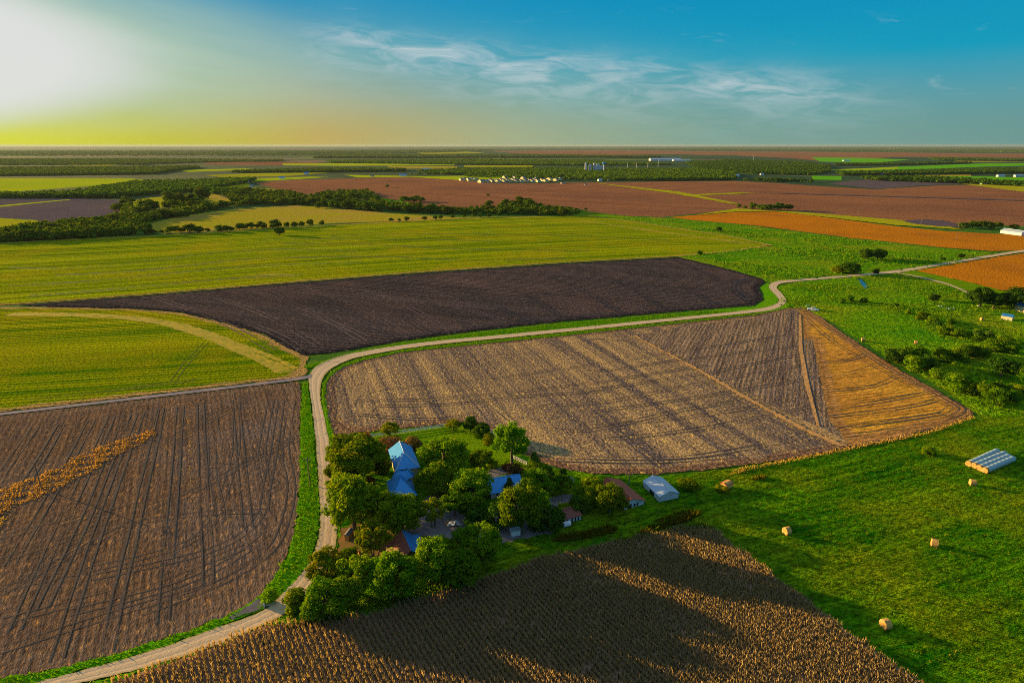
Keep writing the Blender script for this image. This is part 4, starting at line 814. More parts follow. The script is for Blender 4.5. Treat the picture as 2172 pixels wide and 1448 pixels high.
woods([([(-200, 356), (200, 354), (420, 352), (430, 356), (380, 362), (330, 370), (0, 374), (-200, 374)], .8),
       ([(400, 366), (560, 360), (700, 356), (860, 358), (860, 364), (700, 366), (520, 367)], 1),
       ([(520, 376), (700, 372), (850, 368), (960, 366), (960, 371), (760, 374), (620, 378)], .5),
       ([(-300, 338), (200, 336), (600, 338), (600, 343), (430, 345), (300, 350), (-300, 352)], .7)], 'hazy woodland stretching across the left distance')
woods([([(860, 362), (980, 357), (1130, 356), (1250, 357), (1480, 358), (1560, 366), (1560, 382), (1400, 384), (1300, 383), (1240, 378), (1100, 372), (950, 371)], .9),
       ([(985, 368), (1100, 364), (1290, 366), (1300, 384), (1150, 382), (1060, 378), (985, 376)], .22),
       ([(690, 340), (1000, 337), (1250, 340), (1400, 346), (1480, 350), (1250, 352), (1000, 350), (700, 346)], 1.0)], 'dark green wood around the town in the centre distance')
woods([([(1450, 343), (1560, 338), (1700, 343), (1760, 350), (1760, 366), (1720, 372), (1600, 370), (1480, 360)], .9),
       ([(1560, 378), (1640, 379), (1720, 382), (1770, 386), (1730, 388), (1640, 386), (1560, 383)], .9),
       ([(1760, 364), (1900, 362), (2080, 357), (2250, 356), (2250, 366), (2050, 370), (1900, 372), (1790, 373)], .9),
       ([(1790, 374), (1960, 374), (2080, 380), (2172, 386), (2260, 392), (2260, 404), (2172, 396), (2050, 390), (1860, 384)], .8),
       ([(1960, 334), (2250, 339), (2250, 343), (1990, 341)], .8), ([(1770, 347), (1900, 345), (2060, 344), (2060, 347), (1900, 351), (1770, 352)], .8)], 'blue-green wood strips across the right distance')
woods([([(-400, 320), (700, 319), (1050, 317), (1040, 321), (860, 326), (600, 331), (-400, 332)], .5), ([(700, 328), (1000, 328), (1400, 331), (1400, 335), (1000, 335), (640, 336)], .7),
       ([(1200, 316), (2172, 317), (2500, 318), (2500, 324), (2172, 323), (1500, 319)], .5)], 'thin dark tree lines close under the horizon', 11)

# ---------------------------------------------------------------- blades: corn, weeds, grass
def blades(name, P, h, w, per, mat, lean=.5, label=None, cat=None, hv=.3, spread=.15, droop=.0, yaw=None):
    n = len(P) * per; B = np.repeat(P, per, 0); B = np.concatenate([B + rng.normal(scale=spread, size=B.shape), np.zeros((n, 1)) + .03], 1)
    a = rng.uniform(0, 2 * math.pi, n); d = np.stack([np.cos(a), np.sin(a), np.zeros(n)], 1); s = np.stack([-np.sin(a), np.cos(a), np.zeros(n)], 1)
    hh = (h * np.exp(rng.normal(scale=hv, size=n)))[:, None]; l = lean * rng.uniform(.3, 1.2, (n, 1)); z = np.array([0, 0, 1.0]); ww = w * rng.uniform(.7, 1.3, (n, 1))
    m = B + z * hh * .6 + d * hh * l * .3; t = B + z * hh * (1 - droop) + d * hh * l
    V = np.stack([B - s * ww * .35, B + s * ww * .35, m + s * ww * .5, t, m - s * ww * .5], 1).reshape(-1, 3)
    o = fast_mesh(name, V, np.arange(n * 5).reshape(-1, 5), mat, np.repeat(np.clip(np.repeat(rng.uniform(0, .6, len(P)), per) + rng.uniform(0, .4, n), 0, 1), 5))
    return tag(o, label, cat, kind='stuff')
CORN_M = leaf_mat('dry_corn', (0.33, 0.24, 0.155), (0.42, 0.30, 0.16), (0.52, 0.38, 0.18), .35, 0)
GRASS_M = leaf_mat('grass_blades', (0.04, 0.14, 0.002), (0.12, 0.26, 0.003), (0.24, 0.30, 0.008), .4, 0)
WEED_M = leaf_mat('weed_blades', (0.06, 0.11, 0.004), (0.15, 0.15, 0.006), (0.28, 0.19, 0.02), .4, 0)
STRAW_M = leaf_mat('straw_blades', (0.34, 0.24, 0.05), (0.50, 0.36, 0.08), (0.62, 0.46, 0.12), .35, 0)
MEADOW_M = leaf_mat('meadow_blades', (0.025, 0.10, 0.002), (0.08, 0.16, 0.003), (0.22, 0.22, 0.010), .4, 0)

def corn():
    d = Vector(vec((700, 1360), (736, 1447))).normalized(); d = np.array([d.x, d.y]); nrm = np.array([-d[1], d[0]])
    c = POLY_C.mean(0); ext = np.abs(POLY_C - c).max() * 1.5
    rows = np.arange(-ext, ext, .9); along = np.arange(-ext, ext, .3)
    U, W = np.meshgrid(rows, along); U = U + rng.normal(scale=.07, size=U.shape); W = W + rng.uniform(-.2, .2, W.shape)
    U = U + .9 * np.sin(W / 55.0)
    P = c + U.ravel()[:, None] * nrm + W.ravel()[:, None] * d
    P = P[inside(P, POLY_C)]; P = P[(P[:, 1] > 62)]
    e = seg_dist(P, POLY_C, True); P = P[e > .4]
    thin = np.sin(P[:, 0] * .21 + 1.7) * np.sin(P[:, 1] * .27) + rng.normal(scale=.5, size=len(P)); P = P[thin > -1.35]
    blades('corn_crop', P, 1.35, .085, 9, CORN_M, .2, 'standing field of dry brown corn in rows across the bottom of the photo', 'corn', .16, .07, .04)
corn()
def weeds(name, px, spacing, h, w, per, mat, label, cat, lean=.5, hv=.35, thin=None):
    poly = np.array(line(px)); P = scatter(poly, spacing, .5)
    if thin is not None: P = P[thin(P)]
    return blades(name, P, h, w, per, mat, lean, label, cat, hv, spacing * .3)
weeds('tall_weeds', [(1170, 1150), (1185, 1138), (1230, 1132), (1290, 1118), (1312, 1122), (1300, 1133), (1250, 1143), (1195, 1152)], .26, .75, .09, 3, WEED_M, 'left patch of tall tan weeds left unmown between shed and cornfield', 'weeds')
weeds('tall_weeds', [(1348, 1134), (1380, 1120), (1430, 1102), (1480, 1086), (1488, 1094), (1460, 1108), (1400, 1126), (1360, 1136)], .26, .8, .09, 3, WEED_M, 'right strip of tall tan weeds left unmown below the white shed', 'weeds')
weeds('tall_weeds', [(1390, 1105), (1430, 1090), (1470, 1082), (1476, 1087), (1430, 1098), (1398, 1110)], .28, .6, .09, 3, WEED_M, 'thin row of dark weeds just above the right weed strip', 'weeds')
weeds('tall_weeds', [(1300, 1150), (1440, 1120), (1490, 1110), (1520, 1122), (1480, 1124), (1400, 1136), (1310, 1156)], .3, .7, .1, 3, GRASS_M, 'green weeds growing along the top corner of the corn', 'weeds')
weeds('tall_weeds', [(1588, 1018), (1612, 1010), (1630, 1014), (1610, 1020)], .28, .7, .09, 3, WEED_M, 'small isolated mound of tall weeds in the upper meadow', 'weeds')
weeds('tall_weeds', [(600, 1330), (690, 1300), (800, 1262), (900, 1236), (1000, 1228), (990, 1240), (830, 1290), (690, 1322), (610, 1340)], .3, .6, .1, 3, GRASS_M, 'bright green weeds between the tree belt and the corn', 'weeds')
weeds('tall_weeds', [(1545, 1010), (1560, 996), (1640, 982), (1720, 966), (1830, 944), (1960, 918), (2062, 884), (2066, 890), (1960, 924), (1830, 950), (1720, 973), (1620, 992)], .5, .5, .16, 3, STRAW_M, 'golden grass fringe along the lower edge of the stubble field', 'weeds')
weeds('straw_patch', [(-60, 1085), (0, 1038), (60, 1018), (130, 990), (165, 968), (200, 952), (260, 934), (325, 911), (333, 922), (300, 942), (250, 966), (215, 990), (150, 1024), (100, 1050), (50, 1070), (0, 1092), (-60, 1130)], .34, .3, .22, 3, STRAW_M, 'streak of uncut golden straw slanting across the left brown field', 'straw', 1.0, thin=lambda P: np.sin(P[:, 0] * 1.1 + P[:, 1] * .5) + np.sin(P[:, 1] * 1.7 - P[:, 0] * .4) + rng.normal(scale=.9, size=len(P)) > -.5)
weeds('straw_patch', [(-80, 1130), (0, 1096), (16, 1098), (0, 1122), (-80, 1160)], .42, .3, .2, 3, STRAW_M, 'end of golden straw patch at the left picture edge', 'straw', 1.0)
weeds('straw_patch', [(399, 880), (405, 880), (410, 1000), (415, 1090), (412, 1100), (404, 1080), (400, 960)], .38, .2, .2, 2, STRAW_M, 'narrow line of golden straw running up the left brown field', 'straw', 1.0, thin=lambda P: np.sin(P[:, 1] * .9) + rng.normal(scale=.8, size=len(P)) > .35)
for i, v in enumerate(VP):
    nm = ['left verge between the brown field and the road', 'verge between the black ploughed field and the road', 'verge between the road and the big stubble field', 'verge between the road bend and the corn'][i]
    P = scatter(v, .55, .5); P = P[P[:, 1] < 300]; P = P[P[:, 1] > 60]
    dd = np.minimum(seg_dist(P, ROAD_L), seg_dist(P, ROAD_R)); P = P[dd > .5]
    P = P[~inside(P, line([(480, 1318), (500, 1296), (532, 1278), (556, 1266), (568, 1278), (554, 1297), (520, 1309), (495, 1321)]))]
    blades('verge_grass', P, .36, .22, 3, GRASS_M, .8, 'bright green grass blades on the ' + nm, 'grass', .3, .2)
def meadow_blades():
    a = np.array(line([(1120, 1010), (1400, 1015), (1700, 980), (2068, 895), (2300, 900), (2700, 1200), (2600, 1650), (1960, 1470), (1800, 1335), (1600, 1185), (1500, 1110), (1340, 1140), (1100, 1190), (1060, 1180), (1170, 1115)]))
    P = scatter(a, .62, .5); d = np.array(vec((1560, 1120), (2000, 1010))); d /= np.linalg.norm(d); nrm = np.array([-d[1], d[0]])
    u = P @ nrm + .6 * np.sin(P @ d / 23.0) + .15 * np.sin(P @ d / 9.0); keep = np.sin(u * 2 * math.pi / 2.6) * .6 + np.sin(u * 2 * math.pi / 9.1) * .2 + rng.normal(scale=.14, size=len(P)) > -.05
    P = P[keep]; P = P[(P[:, 1] < 190)]
    blades('meadow_grass', P, .24, .22, 3, MEADOW_M, 1.1, 'short tufty grass of the mown hay meadow on the right', 'grass', .4, .25)
meadow_blades()
weeds('loose_straw', [(1336, 711), (1356, 714), (1505, 788), (1625, 858), (1725, 910), (1806, 950), (1770, 950), (1684, 911), (1574, 850), (1464, 784)], .6, .16, .3, 2, STRAW_M, 'loose straw scattered along the diagonal strip in the big stubble field', 'straw', 1.6)
def pasture_weeds():
    a = np.array(line([(1655, 648), (1660, 612), (1710, 600), (1900, 580), (2060, 624), (2172, 665), (2300, 720), (2300, 880), (2080, 870), (1990, 815), (1900, 766), (1760, 678)]))
    P = scatter(a, 2.0, .5); k = np.sin(P[:, 0] * .09 + np.sin(P[:, 1] * .05) * 2) + np.sin(P[:, 1] * .13 + P[:, 0] * .03) + rng.normal(scale=.8, size=len(P))
    mow = inside(P, np.array(line([(1675, 650), (1740, 640), (1860, 650), (1960, 700), (2010, 735), (1960, 755), (1890, 762), (1770, 680)])))
    P = P[(k > .1) & ~mow]
    blades('pasture_weeds', P, .55, .5, 4, GRASS_M, .8, 'uneven tufts of weeds in the rough right-hand pasture', 'weeds', .5, .6)
    b = np.array(line([(1300, 462), (1430, 467), (1600, 482), (1800, 508), (2000, 529), (2110, 538), (1980, 568), (1800, 586), (1650, 597), (1560, 573), (1460, 542), (1650, 520), (1560, 500), (1400, 476)]))
    P = scatter(b, 3.6, .5); k = np.sin(P[:, 0] * .05 + np.sin(P[:, 1] * .03) * 2) + np.sin(P[:, 1] * .06 + P[:, 0] * .02) + rng.normal(scale=.8, size=len(P))
    blades('pasture_weeds', P[k > .2], .8, .9, 4, GRASS_M, .7, 'uneven tufts of weeds in the rough pasture above the black field', 'weeds', .5, 1.0)
pasture_weeds()
# ---------------------------------------------------------------- building materials
def metal_roof(name, col, rough=.38, metal=.35, rust=None, rust_amt=.5, seam=.45):
    m, g, out = new_mat(name)
    uv = g.node('ShaderNodeTexCoord').outputs['Object']
    a = g.node('ShaderNodeAttribute', attribute_name='seam').outputs['Fac']
    w = g.m('POWER', g.m('ABSOLUTE', g.m('SINE', g.m('MULTIPLY', a, math.pi / seam))), .35)
    n = g.noise(uv, 1.3, 4, .7); c = g.mix(g.rng(n, .35, .7), col, tuple(x * .86 for x in col))
    if rust:
        r = g.rng(g.noise(g.vm('MULTIPLY', uv, (1, 1, 1)), .45, 4, .65), .5 - rust_amt * .3, .62 - rust_amt * .3)
        c = g.mix(r, c, rust)
    bsdf(g, out, c, rough, w, .6, .03, .4, metal); return m
ROOF_SKY_BLUE = metal_roof('galvanised_roof_sky_tint', (.04, .27, .60), .45, .6)  # grey metal; the sky's blue on shaded slopes is put into its colour
ROOF_WHITE = metal_roof('pale_metal_roof', (.44, .52, .58), .4, .3)
ROOF_RUST = metal_roof('rusty_roof', (.17, .05, .035), .7, .1, (.36, .08, .03), .7)
ROOF_BROWN = metal_roof('brown_rusty_roof', (.12, .055, .045), .7, .1, (.20, .06, .035), .6)
ROOF_GREY = flat_noise_mat('grey_shingles', (.14, .14, .15), (.20, .20, .21), 3, bump=.02)
WALL_WHITE = flat_noise_mat('white_boards', (.50, .55, .58), (.42, .46, .50), .9, (.34, .34, .32), .6, .01, .7)
WALL_CREAM = flat_noise_mat('cream_wall', (.62, .52, .30), (.55, .46, .26), 1.2, bump=.01)
WALL_WOOD = flat_noise_mat('weathered_boards', (.16, .11, .07), (.24, .17, .11), 1.4, bump=.02)
DARK = flat_noise_mat('dark_opening', (.012, .012, .014), (.02, .02, .022), 2, bump=0, rough=.5)
GLASS = flat_noise_mat('window_glass', (.03, .04, .05), (.04, .05, .06), 2, bump=0, rough=.08, spec=.6)
WHITE_P = flat_noise_mat('white_paint', (.7, .7, .68), (.6, .6, .58), 2, bump=.005, rough=.6)
WOOD_P = flat_noise_mat('pole_wood', (.16, .11, .075), (.24, .17, .11), 3, bump=.01)
TANW = flat_noise_mat('orange_planks', (.50, .27, .07), (.40, .20, .06), 2, bump=.02)

def box_vf(c, ax, L, W, z0, z1):
    ax = Vector((ax[0], ax[1], 0)).normalized(); nx = Vector((-ax.y, ax.x, 0)); c = Vector((c[0], c[1], 0)); V = []
    for z in (z0, z1):
        for s, t in ((-1, -1), (1, -1), (1, 1), (-1, 1)): V.append(c + ax * s * L / 2 + nx * t * W / 2 + Vector((0, 0, z)))
    return V, [(3, 2, 1, 0), (4, 5, 6, 7), (0, 1, 5, 4), (1, 2, 6, 5), (2, 3, 7, 6), (3, 0, 4, 7)]
def slab(corners, th=.09):                                  # thin solid sheet from 3-4 corners (outer face up)
    C = [Vector(c) for c in corners]; n = (C[1] - C[0]).cross(C[2] - C[0]).normalized()
    if n.z < 0: n = -n; C = C[::-1]
    k = len(C); V = C + [c - n * th for c in C]
    return V, [tuple(range(k)), tuple(range(2 * k - 1, k - 1, -1))] + [(i, i + k, (i + 1) % k + k, (i + 1) % k) for i in range(k)]
def roof_obj(parent, slabs, axis, mat, name='roof'):
    V, Fs = join([slab(s) for s in slabs]); seam = [v[0] * axis[0] + v[1] * axis[1] for v in V]
    return mesh_obj(name, V, Fs, mat, parent, {'seam': seam})
def local(root, o): o.parent = root; o.matrix_parent_inverse = root.matrix_world.inverted(); return o
def gable(name, r0, r1, zr, wl, zl, wr, zrr, wall, roof, label, cat, over=.35, group=None, openings=()):
    """ridge r0->r1 (ground xy, r0 nearest), ridge height zr; left/right half widths and eave heights seen from r0 towards r1"""
    r0, r1 = Vector((r0[0], r0[1], 0)), Vector((r1[0], r1[1], 0)); ax = (r1 - r0).normalized(); lf = Vector((-ax.y, ax.x, 0)); L = (r1 - r0).length
    c = (r0 + r1) / 2; root = empty(name, c, 0, label, cat, group)
    up = Vector((0, 0, 1)); P = lambda s, t, z: ax * (s - L / 2) + lf * t + up * z
    V = []
    for s in (0.0, L): V += [P(s, wl, 0), P(s, wl, zl), P(s, 0, zr), P(s, -wr, zrr), P(s, -wr, 0)]
    Fs = [(0, 4, 3, 2, 1), (5, 6, 7, 8, 9), (0, 1, 6, 5), (4, 9, 8, 3), (1, 2, 7, 6), (2, 3, 8, 7)]
    V = [v - (up * .06 if v.z > .1 else up * 0) for v in V]
    mesh_obj('wall', V, Fs, wall, root)
    sl, sr = (zr - zl) / max(wl, .1), (zr - zrr) / max(wr, .1)
    a = roof_obj(root, [[P(-over, 0, zr), P(L + over, 0, zr), P(L + over, wl + over, zl - sl * over), P(-over, wl + over, zl - sl * over)],
                        [P(L + over, -.02, zr - .004), P(-over, -.02, zr - .004), P(-over, -wr - over, zrr - sr * over), P(L + over, -wr - over, zrr - sr * over)]], ax, roof)
    mesh_obj('ridge_cap', *tube([P(-over - .02, 0, zr + .01), P(L + over + .02, 0, zr + .01)], [.09, .09], 6), roof, a)
    for kind, side, s, z0, w, h in openings:                # windows and doors on a wall: side 'f' r0 gable, 'l' / 'r' long walls
        if side == 'f': o0 = P(-.03, s, z0); d = lf; n = -ax
        elif side == 'r': o0 = P(s, -wr - .03, z0); d = ax; n = -lf
        else: o0 = P(s, wl + .03, z0); d = ax; n = lf
        q = [o0 - d * w / 2, o0 + d * w / 2, o0 + d * w / 2 + up * h, o0 - d * w / 2 + up * h]
        V2 = q + [x - n * .02 for x in q]; Fq = [(0, 1, 2, 3), (7, 6, 5, 4), (0, 4, 5, 1), (1, 5, 6, 2), (2, 6, 7, 3), (3, 7, 4, 0)]
        ob = mesh_obj(kind, V2, Fq, DARK if kind != 'window' else GLASS, root)
        if kind == 'window':
            bars = []
            for x0, x1 in ((q[0], q[1]), (q[3], q[2]), (q[0], q[3]), (q[1], q[2])): bars.append(tube([x0 + n * .02, x1 + n * .02], [.06, .06], 4))
            mesh_obj('frame', *join(bars), WHITE_P, ob)
    return root
def side_d(r0, r1, e):                                      # signed distance of e left of the ridge line
    ax = (r1 - r0).xy.normalized(); d = (e - r0).xy; return ax.x * d.y - ax.y * d.x

# ---- white metal shed
zr = height_at(at(1418, 1061.2), 1040.4); hw = height_at(at(1399, 1064), 1050.7)
r0, r1 = at(1420.4, 1040.4, zr), at(1385, 1008, zr); wl = side_d(r0, r1, at(1400, 1051, hw)); wr = -side_d(r0, r1, at(1438.5, 1041.5, hw))
ws = (wl + wr) / 2
gable('white_shed', r0, r1, zr, ws, hw, ws, hw, WALL_WHITE, ROOF_WHITE, 'white metal shed with a pale gable roof, right-hand end of the farmyard', 'shed', .2, openings=(('door', 'l', 3.4, 0, 2.0, hw * .7),))
# ---- red-roofed barn
hw = max(1.3, height_at(at(1367.6, 1072.5), 1062.4)); zr = hw + 1.5
r0, r1 = at(1338, 1056, zr), at(1287, 1012.6, zr); wl = side_d(r0, r1, at(1326, 1064, hw)); wr = -side_d(r0, r1, at(1370, 1062.4, hw))
gable('red_barn', r0, r1, zr, max(wl, 1.6), hw, max(wr, 2.2), hw, WALL_WHITE, ROOF_RUST, 'old white barn with a long rusty red roof, left of the white shed', 'barn', .3, openings=(('door', 'f', .2, 0, 1.1, hw * .95), ('door', 'f', -1.2, .3, .45, hw * .6), ('door', 'f', -2.0, .3, .45, hw * .6), ('window', 'f', 1.1, .5, .5, .6)))
# ---- blue-roofed long barn
hw = height_at(at(1043.5, 1057), 1043); zr = hw + 1.7
r0, r1 = at(1033, 1017, zr), at(1100, 1005, zr); wr = abs(side_d(r0, r1, at(1044.6, 1044, hw)))
gable('blue_barn', r0, r1, zr, wr, hw, wr, hw, WALL_WHITE, ROOF_SKY_BLUE, 'long barn with a plain blue-grey metal roof behind the yard spruce', 'barn', .3, openings=(('window', 'r', 1.5, .6, .7, .7), ('window', 'r', 4.0, .6, .7, .7), ('door', 'r', 2.8, 0, .9, hw * .8)))
# ---- low rusty shed
hw = max(1.2, height_at(at(1178, 1115), 1103)); zr = hw + .55
r0, r1 = at(1168, 1089, zr), at(1222, 1075, zr); wr = abs(side_d(r0, r1, at(1187, 1103, hw)))
gable('low_shed', r0, r1, zr, 1.4, hw, wr, hw, WALL_WHITE, ROOF_BROWN, 'long low white shed with a brown patched roof above the left weed patch', 'shed', .25, openings=tuple(('door', 'r', s, .1, .35, hw * .7) for s in (3.0, 4.2, 5.0, 5.8)) + (('window', 'r', 1.6, .5, .5, .4),))
# ---- brown barn by the tree belt
zr = 4.2; r0, r1 = at(870.7, 1166, zr), at(851.8, 1125.4, zr)
wl = abs(side_d(r0, r1, at(820, 1160, 1.9))); wr = abs(side_d(r0, r1, at(881, 1157, 3.0)))
b6 = gable('brown_barn', r0, r1, zr, wl, 1.9, wr, 3.0, WALL_WOOD, ROOF_BROWN, 'brown barn by the tree belt whose right roof slope is metal tinted sky blue', 'barn', .25)
ax = (r1 - r0).normalized(); rt = Vector((ax.y, -ax.x, 0)); c6 = (r0 + r1) / 2; c6.z = 0
P6 = lambda s, t, z: ax * s + rt * t + Vector((0, 0, z)); L6 = (r1 - r0).length / 2
o = roof_obj(b6, [[P6(-L6 - .3, .03, zr + .06), P6(L6 + .3, .03, zr + .06), P6(L6 + .3, wr + .3, 2.9), P6(-L6 - .3, wr + .3, 2.9)]], ax, ROOF_SKY_BLUE); o['label'] = 'sky-tinted blue metal right slope of the brown barn'
o = roof_obj(b6, [[P6(-1.2, wr + .32, 2.75), P6(L6, wr + .32, 2.75), P6(L6, wr + 2.0, 2.35), P6(-1.2, wr + 2.0, 2.35)]], ax, ROOF_SKY_BLUE, 'lean_to_roof')
mesh_obj('lean_to_wall', *box_vf(P6(L6 / 2 - .6, wr + 1.15, 0), ax, L6 + 1.0, 1.5, 0, 2.3), WALL_WOOD, b6)

# ---- farmhouse with two hipped roofs and an octagonal lantern
def farmhouse():
    z1, z2 = 3.3, 5.2
    base = at(852, 1000); base.z = 0
    root = empty('farmhouse', base, 0, 'farmhouse with sky-tinted blue hipped metal roofs and an octagonal lantern among the oaks', 'house')
    off = lambda p: Vector(p) - base
    BL, BR, FL = (off(at(*p, z1)) for p in ((826, 953), (870, 945), (841, 996)))
    ax = (BL - FL); L = ax.length; ax.normalize(); lf = Vector((-ax.y, ax.x, 0)); W = max(4.5, -(BR - BL).dot(lf)); up = Vector((0, 0, 1))
    Q = lambda s, t, z: Vector((FL.x, FL.y, 0)) + ax * s - lf * t + up * z
    e = .35
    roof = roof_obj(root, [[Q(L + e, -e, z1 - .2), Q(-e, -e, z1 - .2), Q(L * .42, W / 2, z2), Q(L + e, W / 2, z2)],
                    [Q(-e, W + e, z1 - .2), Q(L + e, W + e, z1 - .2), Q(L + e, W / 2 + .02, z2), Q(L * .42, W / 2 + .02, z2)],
                    [Q(-e, -e, z1 - .2), Q(-e, W + e, z1 - .2), Q(L * .42, W / 2, z2 + .003)]], ax, ROOF_SKY_BLUE)
    caps = [tube([Q(L * .42, W / 2, z2 + .02), Q(L + e, W / 2, z2 + .02)], [.08, .08]), tube([Q(-e, -e, z1 - .18), Q(L * .42, W / 2, z2 + .02)], [.08, .08]), tube([Q(-e, W + e, z1 - .18), Q(L * .42, W / 2, z2 + .02)], [.08, .08])]
    mesh_obj('ridge_cap', *join(caps), WHITE_P, roof)
    V = [Q(0, 0, 0), Q(L, 0, 0), Q(L, W, 0), Q(0, W, 0), Q(0, 0, z1 - .1), Q(L, 0, z1 - .1), Q(L, W, z1 - .1), Q(0, W, z1 - .1), Q(L, W / 2, z2 - .12), Q(L * .42, W / 2, z2 - .12)]
    mesh_obj('wall', V, [(0, 1, 2, 3), (0, 4, 5, 1), (3, 2, 6, 7), (0, 3, 7, 4), (1, 5, 8, 6, 2), (4, 9, 8, 5), (6, 8, 9, 7), (4, 7, 9)], WALL_CREAM, root)
    for s in (1.2, 3.0, 4.8):
        if s < L - .6:
            q = Q(s, -.03, 1.0); V = [q - ax * .4, q + ax * .4, q + ax * .4 + up * 1.3, q - ax * .4 + up * 1.3]; V += [v + lf * -.02 for v in V]
            w_ = mesh_obj('window', V, [(3, 2, 1, 0), (4, 5, 6, 7), (0, 1, 5, 4), (1, 2, 6, 5), (2, 3, 7, 6), (3, 0, 4, 7)], GLASS, root)
            mesh_obj('frame', *join([tube([V[i] + lf * .03, V[(i + 1) % 4] + lf * .03], [.05, .05], 4) for i in range(4)]), WHITE_P, w_)
    # front block, pyramid-like hip
    y1, y2 = 2.7, 4.9
    A_, B_, C_ = (off(at(*p, y1)) for p in ((820, 1020.6), (885.4, 1049.6), (872, 1013)))
    D_ = A_ + (B_ - C_); top = off(at(849.5, 1012, y2)); top2 = top + (C_ - B_).normalized() * 1.6
    r2 = roof_obj(root, [[A_, D_, top], [D_, B_, top + up * .004], [B_, C_, top2, top], [C_, A_, top, top2]], ax, ROOF_SKY_BLUE)
    mesh_obj('ridge_cap', *join([tube([q + up * .02, top + up * .02], [.07, .07]) for q in (A_, D_, B_)]), ROOF_SKY_BLUE, r2)
    ctr = (A_ + B_ + C_ + D_) / 4; sh = lambda q, z: Vector((ctr.x + (q.x - ctr.x) * .9, ctr.y + (q.y - ctr.y) * .9, z))
    V = [sh(q, z) for z in (0, y1 - .1) for q in (A_, D_, B_, C_)]
    mesh_obj('wall', V, [(0, 1, 2, 3), (7, 6, 5, 4), (0, 4, 5, 1), (1, 5, 6, 2), (2, 6, 7, 3), (3, 7, 4, 0)], WALL_CREAM, root)
    # lantern
    cc = off(at(856, 1004, 4.0)); cc.z = 0
    def ring(r, z, n=8): return [cc + Vector((r * math.cos(2 * math.pi * (i + .5) / n), r * math.sin(2 * math.pi * (i + .5) / n), z)) for i in range(n)]
    def frustum(ra, za, rb, zb):
        a, b = ring(ra, za), ring(rb, zb); return a + b, [(i, (i + 1) % 8, (i + 1) % 8 + 8, i + 8) for i in range(8)] + [tuple(range(8))[::-1], tuple(range(8, 16))]
    skirt = mesh_obj('lantern_skirt_roof', *frustum(2.75, 3.75, .95, 5.35), ROOF_SKY_BLUE, root)
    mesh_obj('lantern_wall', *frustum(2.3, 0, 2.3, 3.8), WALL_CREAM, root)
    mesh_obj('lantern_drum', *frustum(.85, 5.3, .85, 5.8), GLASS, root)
    mesh_obj('lantern_roof', *frustum(1.25, 5.8, .08, 6.55), ROOF_SKY_BLUE, root)
    mesh_obj('porch_post', *join([tube([q + Vector((0, 0, -q.z)), q], [.08, .08]) for q in (A_ * .97 + ctr * .03,)]), WHITE_P, root)
farmhouse()

# ---- small yard structures
def box_thing(name, c, ax, L, W, h, wall, roof, label, cat, pitch=.35):
    r0 = Vector(c) - Vector((ax[0], ax[1], 0)).normalized() * L / 2; r1 = Vector(c) + Vector((ax[0], ax[1], 0)).normalized() * L / 2
    return gable(name, r0, r1, h + W / 2 * pitch, W / 2, h, W / 2, h, wall, roof, label, cat, .12)
box_thing('pump_house', at(1092, 1133), (1, .3), 2.0, 1.6, 1.5, WHITE_P, ROOF_WHITE, 'tiny white pump house at the yard edge under the large mid-yard tree', 'shed')
box_thing('yellow_hut', at(741, 1141), (.2, 1), 2.2, 1.0, 1.6, TANW, ROOF_GREY, 'small orange-lit wooden hut beside the road below the big roadside oak', 'hut')
box_thing('garden_shed', at(2136, 678), vec((2125, 678), (2148, 682)), 4.4, 3.2, 2.0, WALL_CREAM, ROOF_SKY_BLUE, 'small blue-roofed shed in the rough pasture near the right edge', 'shed', .5)
box_thing('farmhouse', at(2176, 662), vec((2150, 655), (2190, 668)), 9, 5, 3, WALL_CREAM, ROOF_SKY_BLUE, 'distant farmhouse half hidden by the large right-hand oak', 'house', .6)
box_thing('white_barn', at(2150, 497), vec((2120, 493), (2172, 500)), 20, 8, 2.8, WHITE_P, ROOF_WHITE, 'white barn beside the dark tree row at the right edge', 'barn', .45)
def panel(p0, p1, h, n, name, label):
    a, b = at(*p0), at(*p1); d = (b - a); L = d.length; d.normalize(); root = empty(name, a, 0, label, 'fence')
    parts = []
    for i in range(n): parts.append(box_vf(d * L * (i + .5) / n, d, L / n * .93, .05, .1, h + rng.uniform(-.04, .04)))
    mesh_obj('boards', *join(parts), TANW, root)
    for i in (0, .5, 1): mesh_obj('post', *tube([d * L * i + Vector((-d.y, d.x, 0)) * .08, d * L * i + Vector((-d.y, d.x, 0)) * .08 + Vector((0, 0, h + .1))], [.06, .06]), WOOD_P, root)
panel((759, 1172), (771, 1196), 1.5, 18, 'wooden_fence', 'orange wooden panel fence on the dry ground left of the brown barn')
def rubble():
    root = empty('timber_pile', at(963, 1114), 0, 'collapsed heap of grey timber and roof sheets on the gravel yard', 'rubble'); parts = []
    for i in range(26):
        a = rng.uniform(0, 3.14); p = Vector((rng.uniform(-1.5, 1.5), rng.uniform(-1.1, 1.1), rng.uniform(.05, .7))); d = Vector((math.cos(a), math.sin(a), rng.uniform(-.2, .3))) * rng.uniform(.5, 1.3)
        parts.append(tube([p - d, p + d], [.07, .06], 4))
    mesh_obj('timber', *join(parts), WALL_WOOD, root)
    mesh_obj('roof_sheet', *join([slab([(-1.4, -1, .5), (.2, -1.2, .9), (.4, .3, 1.1), (-1.3, .5, .6)], .03), slab([(.1, -.4, .8), (1.6, -.7, .4), (1.7, .8, .3), (.3, .9, .9)], .03)]), ROOF_WHITE, root)
rubble()
